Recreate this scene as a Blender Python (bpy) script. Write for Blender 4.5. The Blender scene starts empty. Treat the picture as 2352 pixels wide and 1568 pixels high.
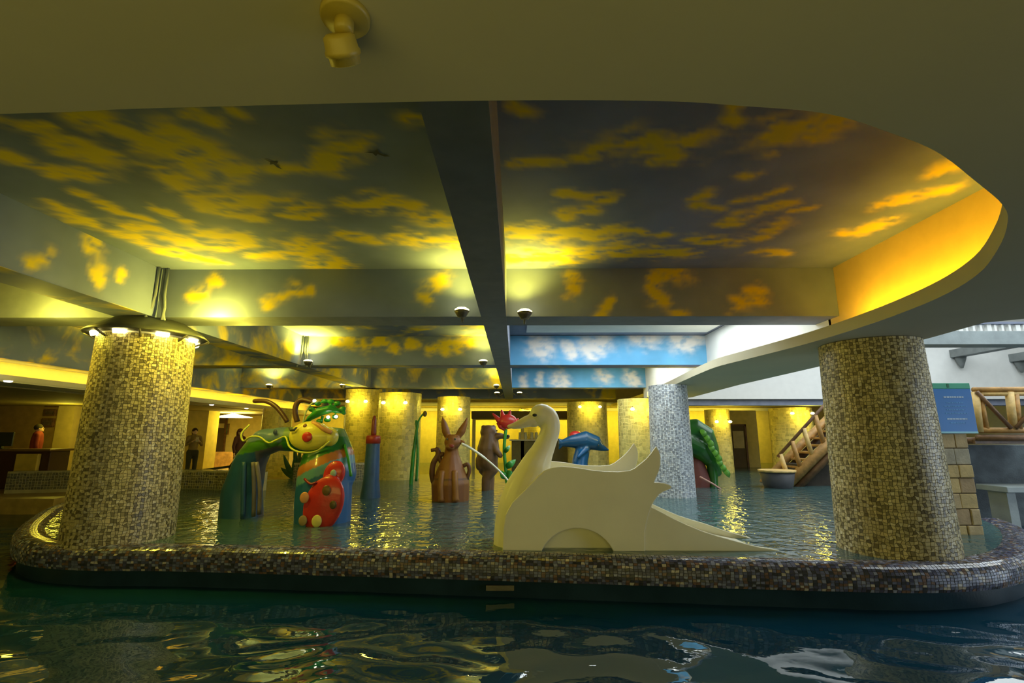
import bpy, bmesh, math, random
import numpy as np
from mathutils import Vector, Matrix, noise
from mathutils.geometry import tessellate_polygon

S = bpy.context.scene
COL = S.collection
random.seed(7)
RNG = np.random.default_rng(7)
PI = math.pi

# ---------------------------------------------------------------- camera, world, exposure
cd = bpy.data.cameras.new('camera'); cam = bpy.data.objects.new('camera', cd); COL.objects.link(cam)
cd.sensor_width = 36; cd.lens = 1118.0 / 2352 * 36; cd.clip_start = 0.02; cd.clip_end = 200
CZ, TILT, YAW = 1.6, math.radians(10.93), math.radians(0.46)
cam.location = (0, 0, CZ); cam.rotation_euler = (PI / 2 + TILT, 0, YAW)
S.camera = cam
vs = S.view_settings
vs.view_transform = 'Standard'; vs.look = 'None'; vs.gamma = 1; vs.exposure = 0; vs.use_curve_mapping = False
S.cycles.use_denoising = True
S.cycles.use_adaptive_sampling = True; S.cycles.adaptive_threshold = 0.05
S.cycles.max_bounces = 6; S.cycles.diffuse_bounces = 3; S.cycles.transparent_max_bounces = 8
S.cycles.sample_clamp_indirect = 4; S.cycles.sample_clamp_direct = 0
S.cycles.caustics_reflective = False; S.cycles.caustics_refractive = False
W = bpy.data.worlds.new('world'); S.world = W; W.use_nodes = True
W.node_tree.nodes['Background'].inputs[0].default_value = (0.50, 0.48, 0.28, 1)
W.node_tree.nodes['Background'].inputs[1].default_value = 0.08

YEL = (1.0, 0.83, 0.07)
ORA = (1.0, 0.60, 0.03)
DAY = (0.86, 0.95, 0.97)

def area(name, loc, rot, sx, sy, power, color, spread=PI):
    l = bpy.data.lights.new(name, 'AREA'); l.shape = 'RECTANGLE'; l.size = sx; l.size_y = sy
    l.energy = power; l.color = color; l.spread = spread
    o = bpy.data.objects.new(name, l); COL.objects.link(o); o.location = loc; o.rotation_euler = rot
    return o
def spot(name, loc, aim, power, color, ang=130):
    l = bpy.data.lights.new(name, 'SPOT'); l.energy = power; l.color = color; l.shadow_soft_size = .05; l.spot_size = math.radians(ang); l.spot_blend = .9
    o = bpy.data.objects.new(name, l); COL.objects.link(o); o.location = loc; o.rotation_euler = Vector(aim).to_track_quat('-Z', 'Y').to_euler()
    return o
def point(name, loc, power, color, r=0.04):
    l = bpy.data.lights.new(name, 'POINT'); l.energy = power; l.color = color; l.shadow_soft_size = r
    o = bpy.data.objects.new(name, l); COL.objects.link(o); o.location = loc
    return o
# daylight through the atrium skylight on the right, and through the skylight of the second bay
area('atrium_skylight', (9.5, 8.2, 5.6), (0, 0, 0), 9.0, 8.5, 850, DAY)
area('bay_skylight', (1.9, 7.6, 3.50), (0, 0, 0), 3.2, 2.6, 120, DAY)
area('bay_skylight_far', (1.9, 11.8, 3.50), (0, 0, 0), 3.2, 2.6, 110, DAY)
# cove strips: right-hand cove lying on the soffit slab, and the lobby cove on the left
area('cove_strip', (3.45, 3.3, 2.72), (0, math.radians(-140), 0), 0.08, 3.6, 33, ORA)
area('lobby_cove_strip', (-8.12, 11.5, 2.50), (0, math.radians(130), 0), 0.06, 17.0, 95, ORA)
area('right_daylight_fill', (11.5, 1.2, 1.5), (0, math.radians(90), math.radians(-25)), 2.0, 7.0, 190, (.70, .84, 1.0))  # added fill panel for daylight from the right, not a modelled window
# unseen fill lights added behind the camera to brighten soffit and swan
area('hall_fill', (-1.5, -3.2, 1.7), (math.radians(95), 0, 0), 9, 1.4, 98, (1.0, .86, .20))
area('soffit_fill', (-1.2, -1.2, .35), (math.radians(180), 0, 0), 4.0, 2.0, 11, (1.0, .78, .08))
area('rear_wall_fill', (2.0, 19.9, 2.62), (math.radians(25), 0, 0), 16, .15, 260, YEL)  # added strip that brightens the back wall, no fixture behind it

# ---------------------------------------------------------------- measuring helper: pixel of the 2352x1568 frame -> point of a plane
def _ray(u, v):
    x = (u - 1176) / 1118.0; w = (784 - v) / 1118.0
    y = math.cos(TILT) - math.sin(TILT) * w; z = math.sin(TILT) + math.cos(TILT) * w
    return (x * math.cos(YAW) - y * math.sin(YAW), x * math.sin(YAW) + y * math.cos(YAW), z)
def atY(u, v, Y):
    d = _ray(u, v); t = Y / d[1]; return Vector((d[0] * t, Y, CZ + d[2] * t))
def atZ(u, v, Z):
    d = _ray(u, v); t = (Z - CZ) / d[2]; return Vector((d[0] * t, d[1] * t, Z))

# ---------------------------------------------------------------- materials
def newmat(name):
    m = bpy.data.materials.new(name); m.use_nodes = True
    return m, m.node_tree.nodes, m.node_tree.links, m.node_tree.nodes['Principled BSDF']
MC = {}
def mat(name, col, rough=0.6, metal=0.0, var=0.12, scale=6.0, bump=0.15, bscale=40.0, emit=None, estr=0.0, spec=0.5, coat=0.0):
    if name in MC: return MC[name]
    m, N, L, p = newmat(name)
    tc = N.new('ShaderNodeTexCoord')
    n = N.new('ShaderNodeTexNoise'); n.inputs['Scale'].default_value = scale; n.inputs['Detail'].default_value = 4
    L.new(tc.outputs['Object'], n.inputs['Vector'])
    r = N.new('ShaderNodeValToRGB'); r.color_ramp.elements[0].position = 0.3; r.color_ramp.elements[1].position = 0.7
    r.color_ramp.elements[0].color = tuple(c * (1 - var) for c in col) + (1,)
    r.color_ramp.elements[1].color = tuple(min(1, c * (1 + var)) for c in col) + (1,)
    L.new(n.outputs['Fac'], r.inputs['Fac']); L.new(r.outputs['Color'], p.inputs['Base Color'])
    p.inputs['Roughness'].default_value = rough; p.inputs['Metallic'].default_value = metal
    p.inputs['Specular IOR Level'].default_value = spec; p.inputs['Coat Weight'].default_value = coat
    if bump:
        n2 = N.new('ShaderNodeTexNoise'); n2.inputs['Scale'].default_value = bscale; n2.inputs['Detail'].default_value = 3
        L.new(tc.outputs['Object'], n2.inputs['Vector'])
        b = N.new('ShaderNodeBump'); b.inputs['Strength'].default_value = bump; b.inputs['Distance'].default_value = 0.01
        L.new(n2.outputs['Fac'], b.inputs['Height']); L.new(b.outputs['Normal'], p.inputs['Normal'])
    if emit:
        p.inputs['Emission Color'].default_value = emit + (1,); p.inputs['Emission Strength'].default_value = estr
    MC[name] = m
    return m
def attr_mat(name, rough=0.5, spec=0.5, bump=0.1, bscale=60, coat=0.0, gain=1.0):
    m, N, L, p = newmat(name)
    a = N.new('ShaderNodeAttribute'); a.attribute_name = 'paint'
    tc = N.new('ShaderNodeTexCoord')
    n = N.new('ShaderNodeTexNoise'); n.inputs['Scale'].default_value = 9; n.inputs['Detail'].default_value = 3
    L.new(tc.outputs['Object'], n.inputs['Vector'])
    mr = N.new('ShaderNodeMapRange'); mr.inputs['To Min'].default_value = 0.85 * gain; mr.inputs['To Max'].default_value = 1.12 * gain
    L.new(n.outputs['Fac'], mr.inputs['Value'])
    mx = N.new('ShaderNodeVectorMath'); mx.operation = 'SCALE'
    L.new(a.outputs['Color'], mx.inputs[0]); L.new(mr.outputs['Result'], mx.inputs['Scale'])
    L.new(mx.outputs['Vector'], p.inputs['Base Color'])
    p.inputs['Roughness'].default_value = rough; p.inputs['Specular IOR Level'].default_value = spec; p.inputs['Coat Weight'].default_value = coat
    b = N.new('ShaderNodeBump'); b.inputs['Strength'].default_value = bump; b.inputs['Distance'].default_value = 0.01
    n2 = N.new('ShaderNodeTexNoise'); n2.inputs['Scale'].default_value = bscale
    L.new(tc.outputs['Object'], n2.inputs['Vector']); L.new(n2.outputs['Fac'], b.inputs['Height']); L.new(b.outputs['Normal'], p.inputs['Normal'])
    return m
M_CHIP = attr_mat('mosaic_chips', rough=0.35, bump=0.05)
M_RIMCHIP = attr_mat('rim_mosaic_chips', rough=0.15, bump=0.05, coat=0.3)
M_PAINTED = attr_mat('painted_fibreglass', rough=0.3, coat=0.2, gain=.62)
M_CLOTH = attr_mat('clothes_and_skin', rough=0.8)

def sky_mat(name, sky, cloud, attr):
    """mural paint: sky colour with soft clouds, from a painted attribute or from noise"""
    m, N, L, p = newmat(name)
    tc = N.new('ShaderNodeTexCoord')
    if attr:
        a = N.new('ShaderNodeAttribute'); a.attribute_name = 'cloud'; fac = a.outputs['Fac']
    else:
        n = N.new('ShaderNodeTexNoise'); n.inputs['Scale'].default_value = 1.5; n.inputs['Detail'].default_value = 4; n.inputs['Roughness'].default_value = .55
        n.inputs['Distortion'].default_value = .4
        L.new(tc.outputs['Object'], n.inputs['Vector'])
        mr = N.new('ShaderNodeMapRange'); mr.interpolation_type = 'SMOOTHSTEP'
        mr.inputs['From Min'].default_value = .48; mr.inputs['From Max'].default_value = .70
        L.new(n.outputs['Fac'], mr.inputs['Value']); fac = mr.outputs['Result']
    n3 = N.new('ShaderNodeTexNoise'); n3.inputs['Scale'].default_value = 1.3; n3.inputs['Detail'].default_value = 3
    L.new(tc.outputs['Object'], n3.inputs['Vector'])
    r = N.new('ShaderNodeValToRGB'); r.color_ramp.elements[0].position = .35; r.color_ramp.elements[1].position = .65
    r.color_ramp.elements[0].color = tuple(c * .85 for c in sky) + (1,); r.color_ramp.elements[1].color = tuple(c * 1.15 for c in sky) + (1,)
    L.new(n3.outputs['Fac'], r.inputs['Fac'])
    mx = N.new('ShaderNodeMix'); mx.data_type = 'RGBA'
    L.new(fac, mx.inputs['Factor']); L.new(r.outputs['Color'], mx.inputs[6]); mx.inputs[7].default_value = cloud + (1,)
    L.new(mx.outputs[2], p.inputs['Base Color']); p.inputs['Roughness'].default_value = .75; p.inputs['Specular IOR Level'].default_value = .25
    return m
SKY_LAMPLIT = (0.20, 0.245, 0.46); SKY_DAYLIT = (0.16, 0.46, 0.78)  # light put into the colour: greyed sky under lamps, clear blue in daylight
M_SKY_LAMP = sky_mat('sky_mural_lamplit', SKY_LAMPLIT, (0.90, 0.68, 0.05), True)  # yellow lamplight painted into the clouds
M_SKY_LAMPN = sky_mat('sky_mural_lamplit_loose', SKY_LAMPLIT, (0.90, 0.68, 0.05), False)
M_SKY_DAY = sky_mat('sky_mural_daylit', SKY_DAYLIT, (0.90, 0.86, 0.84), True)  # same mural in its daylit colours, white clouds
M_BEAM = mat('beam_paint', (0.21, 0.235, 0.32), .8, var=.1, bump=.05)
M_SOFFIT = mat('soffit_plaster', (0.60, 0.55, 0.40), .85, var=.04, scale=1.2, bump=.05)
M_CREAM = mat('cream_plaster', (0.80, 0.74, 0.60), .8, var=.04, bump=.05)
M_WHITE = mat('white_plaster', (0.82, 0.82, 0.80), .85, var=.03, bump=.04)
M_OCHRE = mat('ochre_plaster', (0.78, 0.62, 0.20), .8, var=.08, bump=.05)
M_BROWN = mat('brown_wallpaper', (0.40, 0.26, 0.06), .8, var=.15)
M_GROUT = mat('dark_grout', (0.10, 0.09, 0.06), .9)
M_RIMGROUT = mat('rim_grout', (0.07, 0.07, 0.08), .8)
M_WALLTILE = mat('dark_blue_pool_wall', (0.03, 0.07, 0.11), .35, var=.25, scale=3)
M_SWAN = mat('white_glazed_fibreglass', (0.86, 0.82, 0.62), .42, var=.04, scale=2.5, bump=.05, coat=.15)
M_WOOD = mat('varnished_log', (0.46, 0.25, 0.07), .5, var=.3, scale=9, bump=.3)
M_WOODL = mat('pale_log', (0.66, 0.45, 0.16), .5, var=.25, scale=9, bump=.3)
M_WOODD = mat('dark_log', (0.16, 0.08, 0.03), .5, var=.3, scale=9, bump=.3)
M_LAMP = mat('lit_lamp_glass', (1, .9, .5), .4, bump=0, emit=(1.0, .86, .30), estr=14)
M_LAMPW = mat('lit_white_lamp', (1, 1, .9), .4, bump=0, emit=(1.0, .95, .75), estr=6)
M_METAL = mat('dark_lamp_metal', (0.12, 0.11, 0.09), .45, metal=.6)
M_IVORY = mat('ivory_lamp_housing', (0.36, 0.27, 0.04), .45, var=.05)

def water_mat(name, tint, depthcol, scale, dist, strength, fres=1.33, stretch=(1, 1, 1)):
    m, N, L, p = newmat(name)
    N.remove(p); out = N['Material Output']
    tc = N.new('ShaderNodeTexCoord'); mp = N.new('ShaderNodeMapping'); mp.inputs['Scale'].default_value = stretch
    L.new(tc.outputs['Object'], mp.inputs['Vector'])
    n = N.new('ShaderNodeTexNoise'); n.inputs['Scale'].default_value = scale; n.inputs['Detail'].default_value = 2.5; n.inputs['Distortion'].default_value = .5
    L.new(mp.outputs['Vector'], n.inputs['Vector'])
    b = N.new('ShaderNodeBump'); b.inputs['Strength'].default_value = strength; b.inputs['Distance'].default_value = dist
    L.new(n.outputs['Fac'], b.inputs['Height'])
    fr = N.new('ShaderNodeFresnel'); fr.inputs['IOR'].default_value = fres; L.new(b.outputs['Normal'], fr.inputs['Normal'])
    tr = N.new('ShaderNodeBsdfTransparent'); tr.inputs['Color'].default_value = tint + (1,)
    df = N.new('ShaderNodeBsdfDiffuse'); df.inputs['Color'].default_value = depthcol + (1,)
    m1 = N.new('ShaderNodeMixShader'); m1.inputs[0].default_value = .5; L.new(tr.outputs[0], m1.inputs[1]); L.new(df.outputs[0], m1.inputs[2])
    gl = N.new('ShaderNodeBsdfGlossy'); gl.inputs['Roughness'].default_value = .02; L.new(b.outputs['Normal'], gl.inputs['Normal'])
    mx = N.new('ShaderNodeMixShader'); L.new(fr.outputs[0], mx.inputs[0]); L.new(m1.outputs[0], mx.inputs[1]); L.new(gl.outputs[0], mx.inputs[2])
    L.new(mx.outputs[0], out.inputs['Surface'])
    return m
M_WATER_IN = water_mat('shallow_water', (0.70, 0.88, 0.92), (0.13, 0.26, 0.26), 6.0, .035, .7, fres=2.0)
M_WATER_OUT = water_mat('deep_water', (0.45, 0.70, 0.80), (0.012, 0.09, 0.16), 5.0, .01, .3, fres=2.6)

# ---------------------------------------------------------------- mesh helpers
def link(name, me, m=None, parent=None, smooth=False, loc=None):
    if m is not None and not me.materials: me.materials.append(m)
    if smooth: me.polygons.foreach_set('use_smooth', [True] * len(me.polygons))
    o = bpy.data.objects.new(name, me); COL.objects.link(o)
    if parent is not None:
        o.parent = parent; o.matrix_parent_inverse = Matrix.Translation(-parent.location)
    if loc is not None: o.location = loc
    return o
def thing(name, label, cat, loc=(0, 0, 0), group=None):
    o = bpy.data.objects.new(name, None); COL.objects.link(o); o.location = loc; o.empty_display_size = .1
    o['label'] = label; o['category'] = cat; o['kind'] = 'thing'
    if group: o['group'] = group
    return o
def tag(o, label, cat, group=None, kind='thing'):
    o['label'] = label; o['category'] = cat; o['kind'] = kind
    if group: o['group'] = group
    return o
def bm2me(bm, name):
    me = bpy.data.meshes.new(name); bmesh.ops.recalc_face_normals(bm, faces=bm.faces); bm.to_mesh(me); bm.free(); return me
def add_box(bm, lo, hi, bev=0.0):
    c = [(a + b) / 2 for a, b in zip(lo, hi)]; s = [abs(b - a) for a, b in zip(lo, hi)]
    r = bmesh.ops.create_cube(bm, size=1, matrix=Matrix.Translation(c) @ Matrix.Diagonal((*s, 1)))
    if bev:
        es = list({e for v in r['verts'] for e in v.link_edges})
        bmesh.ops.bevel(bm, geom=es, offset=bev, segments=2, affect='EDGES', profile=.5)
def box(name, lo, hi, m, parent=None, bev=0.0):
    bm = bmesh.new(); add_box(bm, lo, hi, bev); return link(name, bm2me(bm, name), m, parent)
def frame_of(d):
    d = d.normalized(); a = Vector((0, 0, 1)) if abs(d.z) < .9 else Vector((1, 0, 0))
    x = d.cross(a).normalized(); return x, d.cross(x).normalized()
def add_tube(bm, pts, rad, n=10, cap=True, flat=1.0):
    pts = [Vector(p) for p in pts]
    if not hasattr(rad, '__len__'): rad = [rad] * len(pts)
    rings = []; px = None
    for i, p in enumerate(pts):
        d = (pts[min(i + 1, len(pts) - 1)] - pts[max(i - 1, 0)]).normalized()
        if px is None: x, y = frame_of(d)
        else:
            x = (px - d * px.dot(d)).normalized(); y = d.cross(x)
        px = x
        rings.append([bm.verts.new(p + (x * math.cos(2 * PI * k / n) + y * math.sin(2 * PI * k / n) * flat) * rad[i]) for k in range(n)])
    for a, b in zip(rings, rings[1:]):
        for k in range(n): bm.faces.new((a[k], a[(k + 1) % n], b[(k + 1) % n], b[k]))
    if cap:
        bm.faces.new(rings[0][::-1]); bm.faces.new(rings[-1])
def tube(name, pts, rad, m, parent=None, n=10, flat=1.0):
    bm = bmesh.new(); add_tube(bm, pts, rad, n, True, flat); return link(name, bm2me(bm, name), m, parent, smooth=True)
def add_lathe(bm, c, prof, n=32):
    rings = [[bm.verts.new((c[0] + r * math.cos(2 * PI * k / n), c[1] + r * math.sin(2 * PI * k / n), c[2] + z)) for k in range(n)] for r, z in prof]
    for a, b in zip(rings, rings[1:]):
        for k in range(n): bm.faces.new((a[k], a[(k + 1) % n], b[(k + 1) % n], b[k]))
    bm.faces.new(rings[0][::-1]); bm.faces.new(rings[-1])
def lathe(name, c, prof, m, parent=None, n=32, smooth=True):
    bm = bmesh.new(); add_lathe(bm, c, prof, n); return link(name, bm2me(bm, name), m, parent, smooth=smooth)
def smooth_line(pts, k=6, closed=False):
    """Catmull-Rom through the points"""
    P = [Vector(p) for p in pts]; out = []; n = len(P)
    for i in range(n if closed else n - 1):
        g = lambda j: P[j % n] if closed else P[max(0, min(n - 1, j))]
        a, b, c, d = g(i - 1), g(i), g(i + 1), g(i + 2)
        for s in range(k):
            t = s / k
            out.append(.5 * ((2 * b) + (c - a) * t + (2 * a - 5 * b + 4 * c - d) * t * t + (3 * b - a - 3 * c + d) * t ** 3))
    if not closed: out.append(P[-1])
    return out
def prism_xz(name, pts, y0, y1, m, parent=None, bev=0.0):
    """outline in the x-z plane, thickness y0..y1"""
    bm = bmesh.new()
    f = [bm.verts.new((p[0], y0, p[1])) for p in pts]; b = [bm.verts.new((p[0], y1, p[1])) for p in pts]
    tri = tessellate_polygon([[Vector((p[0], p[1], 0)) for p in pts]])
    for t in tri:
        bm.faces.new([f[i] for i in t]); bm.faces.new([b[i] for i in reversed(t)])
    n = len(pts)
    for i in range(n): bm.faces.new((f[i], b[i], b[(i + 1) % n], f[(i + 1) % n]))
    if bev:
        bmesh.ops.recalc_face_normals(bm, faces=bm.faces)
        es = [e for e in bm.edges if len(e.link_faces) == 2 and e.calc_face_angle(0) > 1.2 and abs(e.verts[0].co.y - e.verts[1].co.y) < 1e-5]
        bmesh.ops.bevel(bm, geom=es, offset=bev, segments=3, affect='EDGES', profile=.6)
    o = link(name, bm2me(bm, name), m, parent); return o
def slab_xy(name, pts, z0, z1, m, parent=None):
    bm = bmesh.new()
    f = [bm.verts.new((p[0], p[1], z0)) for p in pts]; b = [bm.verts.new((p[0], p[1], z1)) for p in pts]
    for t in tessellate_polygon([[Vector((p[0], p[1], 0)) for p in pts]]):
        bm.faces.new([f[i] for i in t]); bm.faces.new([b[i] for i in reversed(t)])
    n = len(pts)
    for i in range(n): bm.faces.new((f[i], b[i], b[(i + 1) % n], f[(i + 1) % n]))
    return link(name, bm2me(bm, name), m, parent)
def set_paint(me, cols):
    a = me.color_attributes.new('paint', 'FLOAT_COLOR', 'POINT')
    a.data.foreach_set('color', np.asarray(cols, dtype=np.float32).ravel())
def blob(name, prims, vox, m, parent=None, paint=None, smooth_it=6, clip_z=None):
    """one continuous body from overlapping tapered limbs and ellipsoids, fused by a voxel remesh"""
    bm = bmesh.new()
    for p in prims:
        if p[0] == 's':
            c, r = p[1], p[2]
            rot = p[3] if len(p) > 3 else Matrix.Identity(4)
            bmesh.ops.create_uvsphere(bm, u_segments=20, v_segments=12, radius=1, matrix=Matrix.Translation(c) @ rot @ Matrix.Diagonal((*r, 1)))
        elif p[0] == 'c':
            pts, rad = [Vector(q) for q in p[1]], p[2]
            add_tube(bm, pts, rad, 14, True, p[3] if len(p) > 3 else 1.0)
            for q, r in ((pts[0], rad[0]), (pts[-1], rad[-1])):
                if r > .004: bmesh.ops.create_uvsphere(bm, u_segments=14, v_segments=8, radius=r * .98, matrix=Matrix.Translation(q))
    me = bm2me(bm, name)
    o = bpy.data.objects.new(name + '_tmp', me); COL.objects.link(o)
    r = o.modifiers.new('r', 'REMESH'); r.mode = 'VOXEL'; r.voxel_size = vox
    s = o.modifiers.new('s', 'SMOOTH'); s.iterations = smooth_it; s.factor = .5
    dg = bpy.context.evaluated_depsgraph_get(); me2 = bpy.data.meshes.new_from_object(o.evaluated_get(dg))
    bpy.data.objects.remove(o); me2.name = name
    if paint:
        co = np.empty(len(me2.vertices) * 3, dtype=np.float32); me2.vertices.foreach_get('co', co); co = co.reshape(-1, 3)
        set_paint(me2, [tuple(paint(c)) + (1,) for c in co])
    return link(name, me2, m, parent, smooth=True)

def chips(name, P, na, nb, wrap, h, palette, m, parent, gap=.14, jit=.22, seed=1, dots=None):
    """raised irregular tesserae: P(a, b) -> (point, normal) for a,b in 0..1"""
    rg = np.random.default_rng(seed)
    ja = rg.uniform(-jit, jit, (na + 1, nb + 1)); jb = rg.uniform(-jit, jit, (na + 1, nb + 1))
    if wrap: ja[na] = ja[0]; jb[na] = jb[0]
    V = []; F = []; Cc = []
    dots_ = dots
    weights = np.array([w for _, w in palette], float); weights /= weights.sum()
    pick = rg.choice(len(palette), size=(na, nb), p=weights); br = rg.uniform(.8, 1.2, (na, nb)); hh = rg.uniform(.6, 1.25, (na, nb)) * h
    dr = rg.uniform(0, 1, (na, nb))
    def G(i, j, ox, oy):
        a = (i + ja[i, j]) / na; b = min(1, max(0, (j + (jb[i, j] if 0 < j < nb else 0)) / nb)); return a, b
    for i in range(na):
        for j in range(nb):
            q = [G(i, j, 0, 0), G(i + 1, j, 0, 0), G(i + 1, j + 1, 0, 0), G(i, j + 1, 0, 0)]
            ca = sum(x[0] for x in q) / 4; cb = sum(x[1] for x in q) / 4
            base = len(V)
            for s, hgt in ((1 - gap * .6, -0.002), (1 - gap * 1.4, hh[i, j])):
                for (a, b) in q:
                    p, n = P(ca + (a - ca) * s, cb + (b - cb) * s)
                    V.append((p[0] + n[0] * hgt, p[1] + n[1] * hgt, p[2] + n[2] * hgt))
            F += [(base + 4, base + 5, base + 6, base + 7)] + [(base + k, base + (k + 1) % 4, base + 4 + (k + 1) % 4, base + 4 + k) for k in range(4)]
            c = palette[pick[i, j]][0]
            if dots and i % 2 == 0 and (j + (i // 2) % 2) % 2 == 0 and dr[i, j] < .78 or dots and dr[i, j] > .95: c = dots
            Cc += [(c[0] * br[i, j], c[1] * br[i, j], c[2] * br[i, j], 1)] * 8
    me = bpy.data.meshes.new(name); me.from_pydata(V, [], F); me.update()
    set_paint(me, Cc)
    o = link(name, me, m, parent); o['kind'] = 'stuff'
    return o
# ---------------------------------------------------------------- the setting
ZC, ZB, ZS = 3.53, 2.95, 2.56          # mural ceiling, beam undersides, soffit underside
ZW = 0.485                              # water of the raised inner pool

def struct(o): o['kind'] = 'structure'; return o
def root(name):
    o = bpy.data.objects.new(name, None); COL.objects.link(o); o['kind'] = 'structure'; return o

floor = struct(box('floor', (-16, -4, -1.1), (18, 24, -0.9), mat('pool_floor_tile', (0.03, 0.10, 0.15), .5, var=.3, scale=2)))
# raised floor of the inner pool and of the lobby
FLOORIN = mat('shallow_pool_floor', (0.34, 0.52, 0.56), .5, var=.2, scale=2.5)

# ---- painted mural panels: a fine grid whose cloud values are painted from a list of brush strokes
def mural(name, o, du, dv, lu, lv, step, strokes, m, parent, flat2, thresh=0.42, n2=.5):
    nu, nv = max(2, int(lu / step)), max(2, int(lv / step))
    o, du, dv = Vector(o), Vector(du), Vector(dv)
    uu, vv = np.meshgrid(np.linspace(0, lu, nu + 1), np.linspace(0, lv, nv + 1), indexing='ij')
    X = o.x + du.x * uu + dv.x * vv; Y = o.y + du.y * uu + dv.y * vv; Z = o.z + du.z * uu + dv.z * vv
    co = np.stack([X, Y, Z], -1).reshape(-1, 3)
    A, B = [(co[:, 0], co[:, 1]), (co[:, 0], co[:, 2]), (co[:, 1], co[:, 2])][flat2]
    wx = np.array([noise.noise((a * 3.1, b * 3.1, 5.0)) for a, b in zip(A, B)]); wy = np.array([noise.noise((a * 3.1, b * 3.1, 9.0)) for a, b in zip(A, B)])
    fr = np.array([noise.fractal((a * 5.0 + 2.0 * b, b * 9.0, 2.0), .9, 2.1, 4) for a, b in zip(A, B)])
    Aw, Bw = A + wx * .09, B + wy * .09
    den = np.zeros(len(A))
    for x0, y0, x1, y1, r in strokes:
        dx, dy = x1 - x0, y1 - y0; L2 = dx * dx + dy * dy + 1e-9
        t = np.clip(((Aw - x0) * dx + (Bw - y0) * dy) / L2, 0, 1)
        d = np.hypot(Aw - x0 - dx * t, Bw - y0 - dy * t)
        den = np.maximum(den, np.exp(-(d / (r * 1.45)) ** 2))
    val = den * (.84 + (n2 + .32) * fr) + .13 * fr
    c = np.clip((val - .08) / (thresh + .50 - .08), 0, 1); c = c * c * (3 - 2 * c)
    W1 = nv + 1
    F = [(i * W1 + j, (i + 1) * W1 + j, (i + 1) * W1 + j + 1, i * W1 + j + 1) for i in range(nu) for j in range(nv)]
    me = bpy.data.meshes.new(name); me.from_pydata(co.tolist(), [], F); me.update()
    a = me.attributes.new('cloud', 'FLOAT', 'POINT'); a.data.foreach_set('value', c.astype(np.float32))
    return link(name, me, m, parent)

CL_TOP= [(-2.59, 2.68, -2.45, 2.95, 0.14), (-2.45, 2.95, -2.23, 3.3, 0.17), (-2.23, 2.85, -2.03, 3.27, 0.12), (-3.61, 3.07, -3.48, 3.29, 0.1), (-3.48, 3.29, -3.13, 3.32, 0.09), (-3.04, 2.96, -2.93, 3.0, 0.13), (-2.93, 3.0, -2.88, 3.11, 0.12), (-1.97, 2.69, -1.86, 2.75, 0.07), (-1.71, 2.63, -1.66, 2.71, 0.04), (-1.76, 3.3, -1.53, 3.25, 0.08), (-1.36, 3.17, -1.16, 3.0, 0.13), (-1.12, 2.97, -0.95, 2.91, 0.05), (-2.66, 3.32, -2.6, 3.74, 0.11), (-2.35, 3.75, -1.85, 3.9, 0.15), (-2.67, 3.85, -2.36, 4.09, 0.08), (-2.11, 4.06, -1.9, 4.11, 0.04), (-3.53, 3.63, -3.48, 3.96, 0.07), (-3.99, 4.0, -3.8, 4.5, 0.13), (-3.62, 4.26, -3.21, 4.77, 0.12), (-3.21, 4.77, -2.77, 4.66, 0.12), (-3.09, 3.89, -3.01, 4.17, 0.06), (-3.58, 4.88, -3.41, 5.2, 0.09), (-3.02, 4.41, -2.71, 4.56, 0.12), (-1.46, 3.82, -1.22, 3.91, 0.09), (-1.15, 3.72, -0.96, 3.87, 0.1), (-0.9, 4.07, -0.67, 4.15, 0.1), (-1.72, 4.47, -1.41, 4.62, 0.1), (-1.43, 4.7, -1.24, 4.63, 0.07), (-1.13, 4.52, -0.65, 4.68, 0.13), (-2.2, 4.78, -2.16, 5.35, 0.21), (-2.87, 5.06, -2.44, 5.0, 0.1), (-3.24, 2.71, -3.18, 2.78, 0.07), (-0.71, 2.68, -0.63, 2.72, 0.05), (-3.16, 2.8, -2.95, 2.76, 0.04), (-3.82, 4.68, -3.67, 5.06, 0.09), (-3.53, 3.9, -3.36, 4.08, 0.07), (-3.95, 3.82, -3.99, 3.98, 0.07), (0.49, 3.09, 0.75, 2.97, 0.11), (0.75, 2.97, 0.97, 2.94, 0.1), (0.91, 3.03, 1.18, 3.12, 0.1), (0.99, 3.2, 1.12, 3.21, 0.05), (1.14, 2.92, 1.38, 2.84, 0.06), (1.38, 2.84, 1.32, 2.61, 0.05), (1.57, 2.94, 1.67, 2.79, 0.05), (1.73, 2.89, 1.81, 2.84, 0.15), (1.81, 2.84, 1.99, 2.77, 0.14), (1.81, 3.13, 1.85, 3.06, 0.05), (0.0, 3.2, 0.32, 3.19, 0.05), (-0.01, 2.6, 0.12, 2.67, 0.06), (0.38, 3.69, 0.81, 3.73, 0.07), (0.45, 4.03, 0.67, 3.95, 0.08), (-0.11, 4.43, 0.41, 4.5, 0.15), (0.41, 4.5, 0.99, 4.44, 0.15), (-0.07, 5.13, 0.55, 5.09, 0.19), (0.55, 5.03, 1.14, 4.94, 0.19), (1.5, 3.79, 1.53, 3.62, 0.05), (1.52, 3.86, 1.76, 3.95, 0.07), (1.9, 3.74, 2.11, 3.63, 0.06), (2.12, 4.0, 2.29, 3.83, 0.08), (2.42, 3.99, 2.55, 3.95, 0.05), (1.98, 4.24, 2.06, 4.09, 0.1), (2.39, 4.5, 2.43, 4.29, 0.1), (1.22, 4.44, 1.48, 4.5, 0.07), (1.77, 4.56, 2.23, 4.71, 0.08), (1.44, 4.93, 1.8, 5.0, 0.14), (2.6, 4.94, 2.91, 5.01, 0.08), (3.24, 4.46, 3.4, 4.25, 0.1), (3.12, 3.88, 3.44, 3.6, 0.08), (3.14, 3.29, 3.23, 3.23, 0.07), (1.76, 3.37, 1.83, 3.36, 0.05)]
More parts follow.
